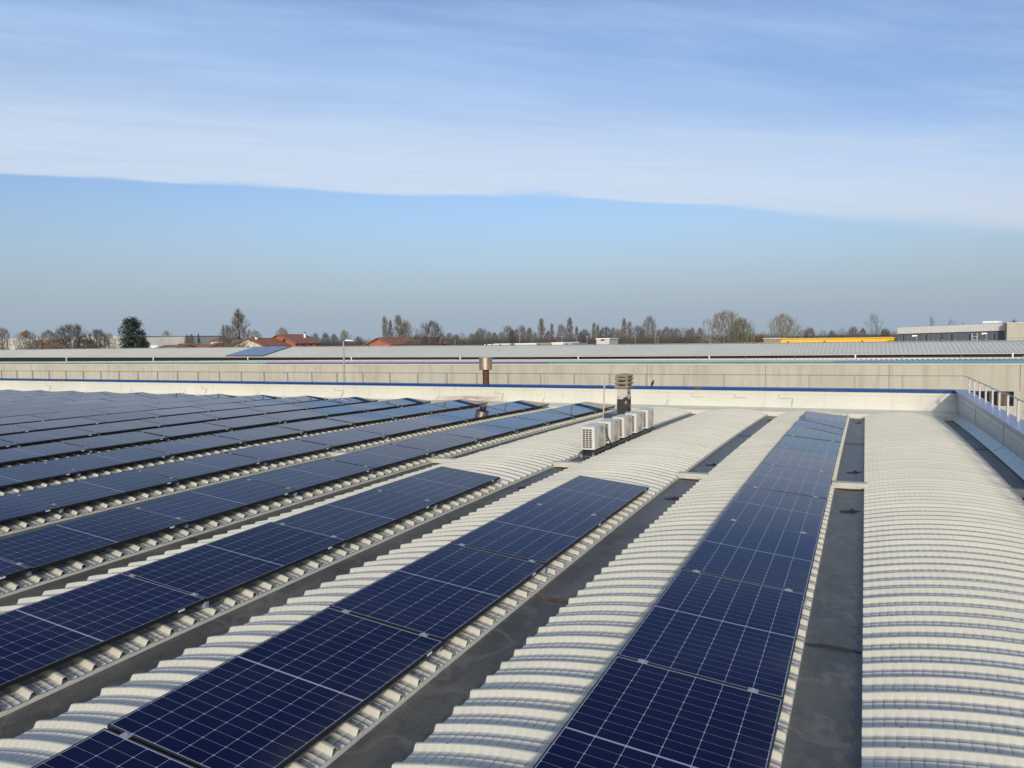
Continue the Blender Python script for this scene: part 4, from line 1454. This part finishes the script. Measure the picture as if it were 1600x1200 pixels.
t, w, top = shed('yellow_building', 'long low building with bright yellow cladding behind the factory ridge', 'building', 1219, 1397, 528.3, 140, 20, 'yellow', 'yellow', .12)
MB().box(.0, w * .5, -.2, 3, top + .003, top + .05).build('roof_lip', M['whitewall'], t)
shed('tan_building', 'tan flat annex at the left end of the yellow building', 'building', 1193.5, 1218.6, 528.3, 139, 12, 'tan', 'whitewall', .15)

a, b = at(1403, 512, 130), at(1573, 508, 126)
t = thing('clad_building', 'dark clad industrial building with a white fluted fascia', 'building', (a.x, 130, -10))
ang = math.atan2(-4, b.x - a.x)
t.rotation_euler = (0, 0, ang)
w = math.hypot(b.x - a.x, 4)
zt = a.z + 10
MB().box(0, w, 0, 25, 0, zt - .5).build('wall', M['darkclad'], t)
m = MB()
P0, P1, P2 = [], [], []
zz0, zz1 = zt - .62, at(1403, 522, 130).z + 10
n = 90
for i in range(n + 1):
    x = w * i / n
    o = -.27 if i % 2 else -.25
    P0.append((x, o, zt - .95 + .25 * i / n))
    P1.append((x, o, zt + .32 * i / n))
    P2.append((x, 4.0, zt + .12 + .38 * i / n))
m.grid([P0, P1, P2]).build('fascia', M['whiteclad'], t)
for x in (.06, .19, .28, .43, .52, .68, .83, .9):
    MB().box(w * x - .05, w * x + .05, -.06, -.003, 0, zt - 1.1).build('downpipe', M['dark'], t)
MB().box(0, w, -.05, -.002, zt - 2.5, zt - 2.42).build('sheet_joint', M['dark'], t)
MB().box(w * .72, w * .86, 6, 9, zt - .2, zt + .75).build('roof_unit', M['white'], t)
m = MB()
for z in (zt - 2.3, zt - 1.9, zt - 1.5):
    m.box(w * .705, w * .755, -.5, -.46, z, z + .035)
m.box(w * .705, w * .709, -.5, -.46, zt - 3, zt - 1.0).box(w * .751, w * .755, -.5, -.46, zt - 3, zt - 1.0)
m.build('cage_ladder', M['white'], t)
a, b = at(1573.5, 504, 124), at(1640, 503, 124)
t = thing('concrete_tower', 'beige concrete block closing the right end of the dark clad building', 'building', (a.x, 124, -10))
MB().box(0, b.x - a.x, 0, 14, 0, a.z + 10 - .12).build('wall', M['concrete2'], t)
MB().box(-.06, b.x - a.x + .06, -.06, 14.06, a.z + 10 - .12, a.z + 10).build('coping', M['whiteclad'], t)
MB().box(0, b.x - a.x, -.03, -.002, a.z + 10 - 2.15, a.z + 10 - 2.09).build('joint', M['joint'], t)
tw = at(39.5, 515.5, 280)
t = thing('brick_tower', 'distant brown chimney tower showing through the bare trees left of the cedar', 'tower', (tw.x, 280, -10))
MB().box(-.9, .9, -.9, .9, 0, tw.z + 10).build('shaft', M['tile'], t)
MB().box(-1., 1., -1., 1., tw.z + 9.4, tw.z + 9.8).build('band', M['cream'], t)

# street lamps and poles beyond the ridge
for i, (x, yt, Y, arm) in enumerate(((812, 524, 150, 0), (878, 524, 150, 1), (900.5, 524, 150, 0), (917.5, 525, 148, 0), (992.5, 524, 150, 0), (1024.5, 522, 150, 0), (1028, 526, 150, 0), (711, 531, 150, 0), (253.5, 523, 200, 0), (1109.5, 515, 150, 0))):
    p = at(x, yt, Y)
    lab = 'thin grey street lamp before the treeline, %s' % ['left of the low white sheds', 'with a cross arm above the bright white shed', 'right of the low white sheds', 'just left of the white block', 'right of the white block', 'left of a pair right of the white block', 'right of a pair right of the white block', 'right of the dark spreading tree', 'before the grey-green shed wall', 'left of the big budding tree'][i]
    t = thing('street_lamp', lab, 'street lamp', (p.x, Y, -10), 'distant street lamps')
    MB().tube((0, 0, 0), (0, 0, p.z + 10), .075, .045, n=6).build('pole', M['far_post'], t)
    if arm:
        MB().box(-.7, .7, -.05, .05, p.z + 9.7, p.z + 9.8).build('arm', M['far_post'], t)
    else:
        MB().box(-.08, .26, -.08, .08, p.z + 9.92, p.z + 10.02).build('lamp_head', M['far_post'], t)
for x, yt, Y, lab in ((1432.5, 524.5, 100, 'street lamp with white head turned left before the dark clad building'), (1541.5, 521, 100, 'small grey street lamp before the dark clad building near its cage ladder')):
    p = at(x, yt, Y)
    t = thing('street_lamp', lab, 'street lamp', (p.x, Y, -10))
    MB().tube((0, 0, 0), (0, 0, p.z + 10), .07, .05, n=6).build('pole', M['lamp_post'], t)
    MB().quadbox([(-.5, -.1, p.z + 9.9), (.05, -.08, p.z + 9.95), (.05, .08, p.z + 9.95), (-.5, .1, p.z + 9.9), (-.45, -.08, p.z + 10.08), (.05, -.06, p.z + 10.06), (.05, .06, p.z + 10.06), (-.45, .08, p.z + 10.08)]).build('lamp_head', M['white'], t)
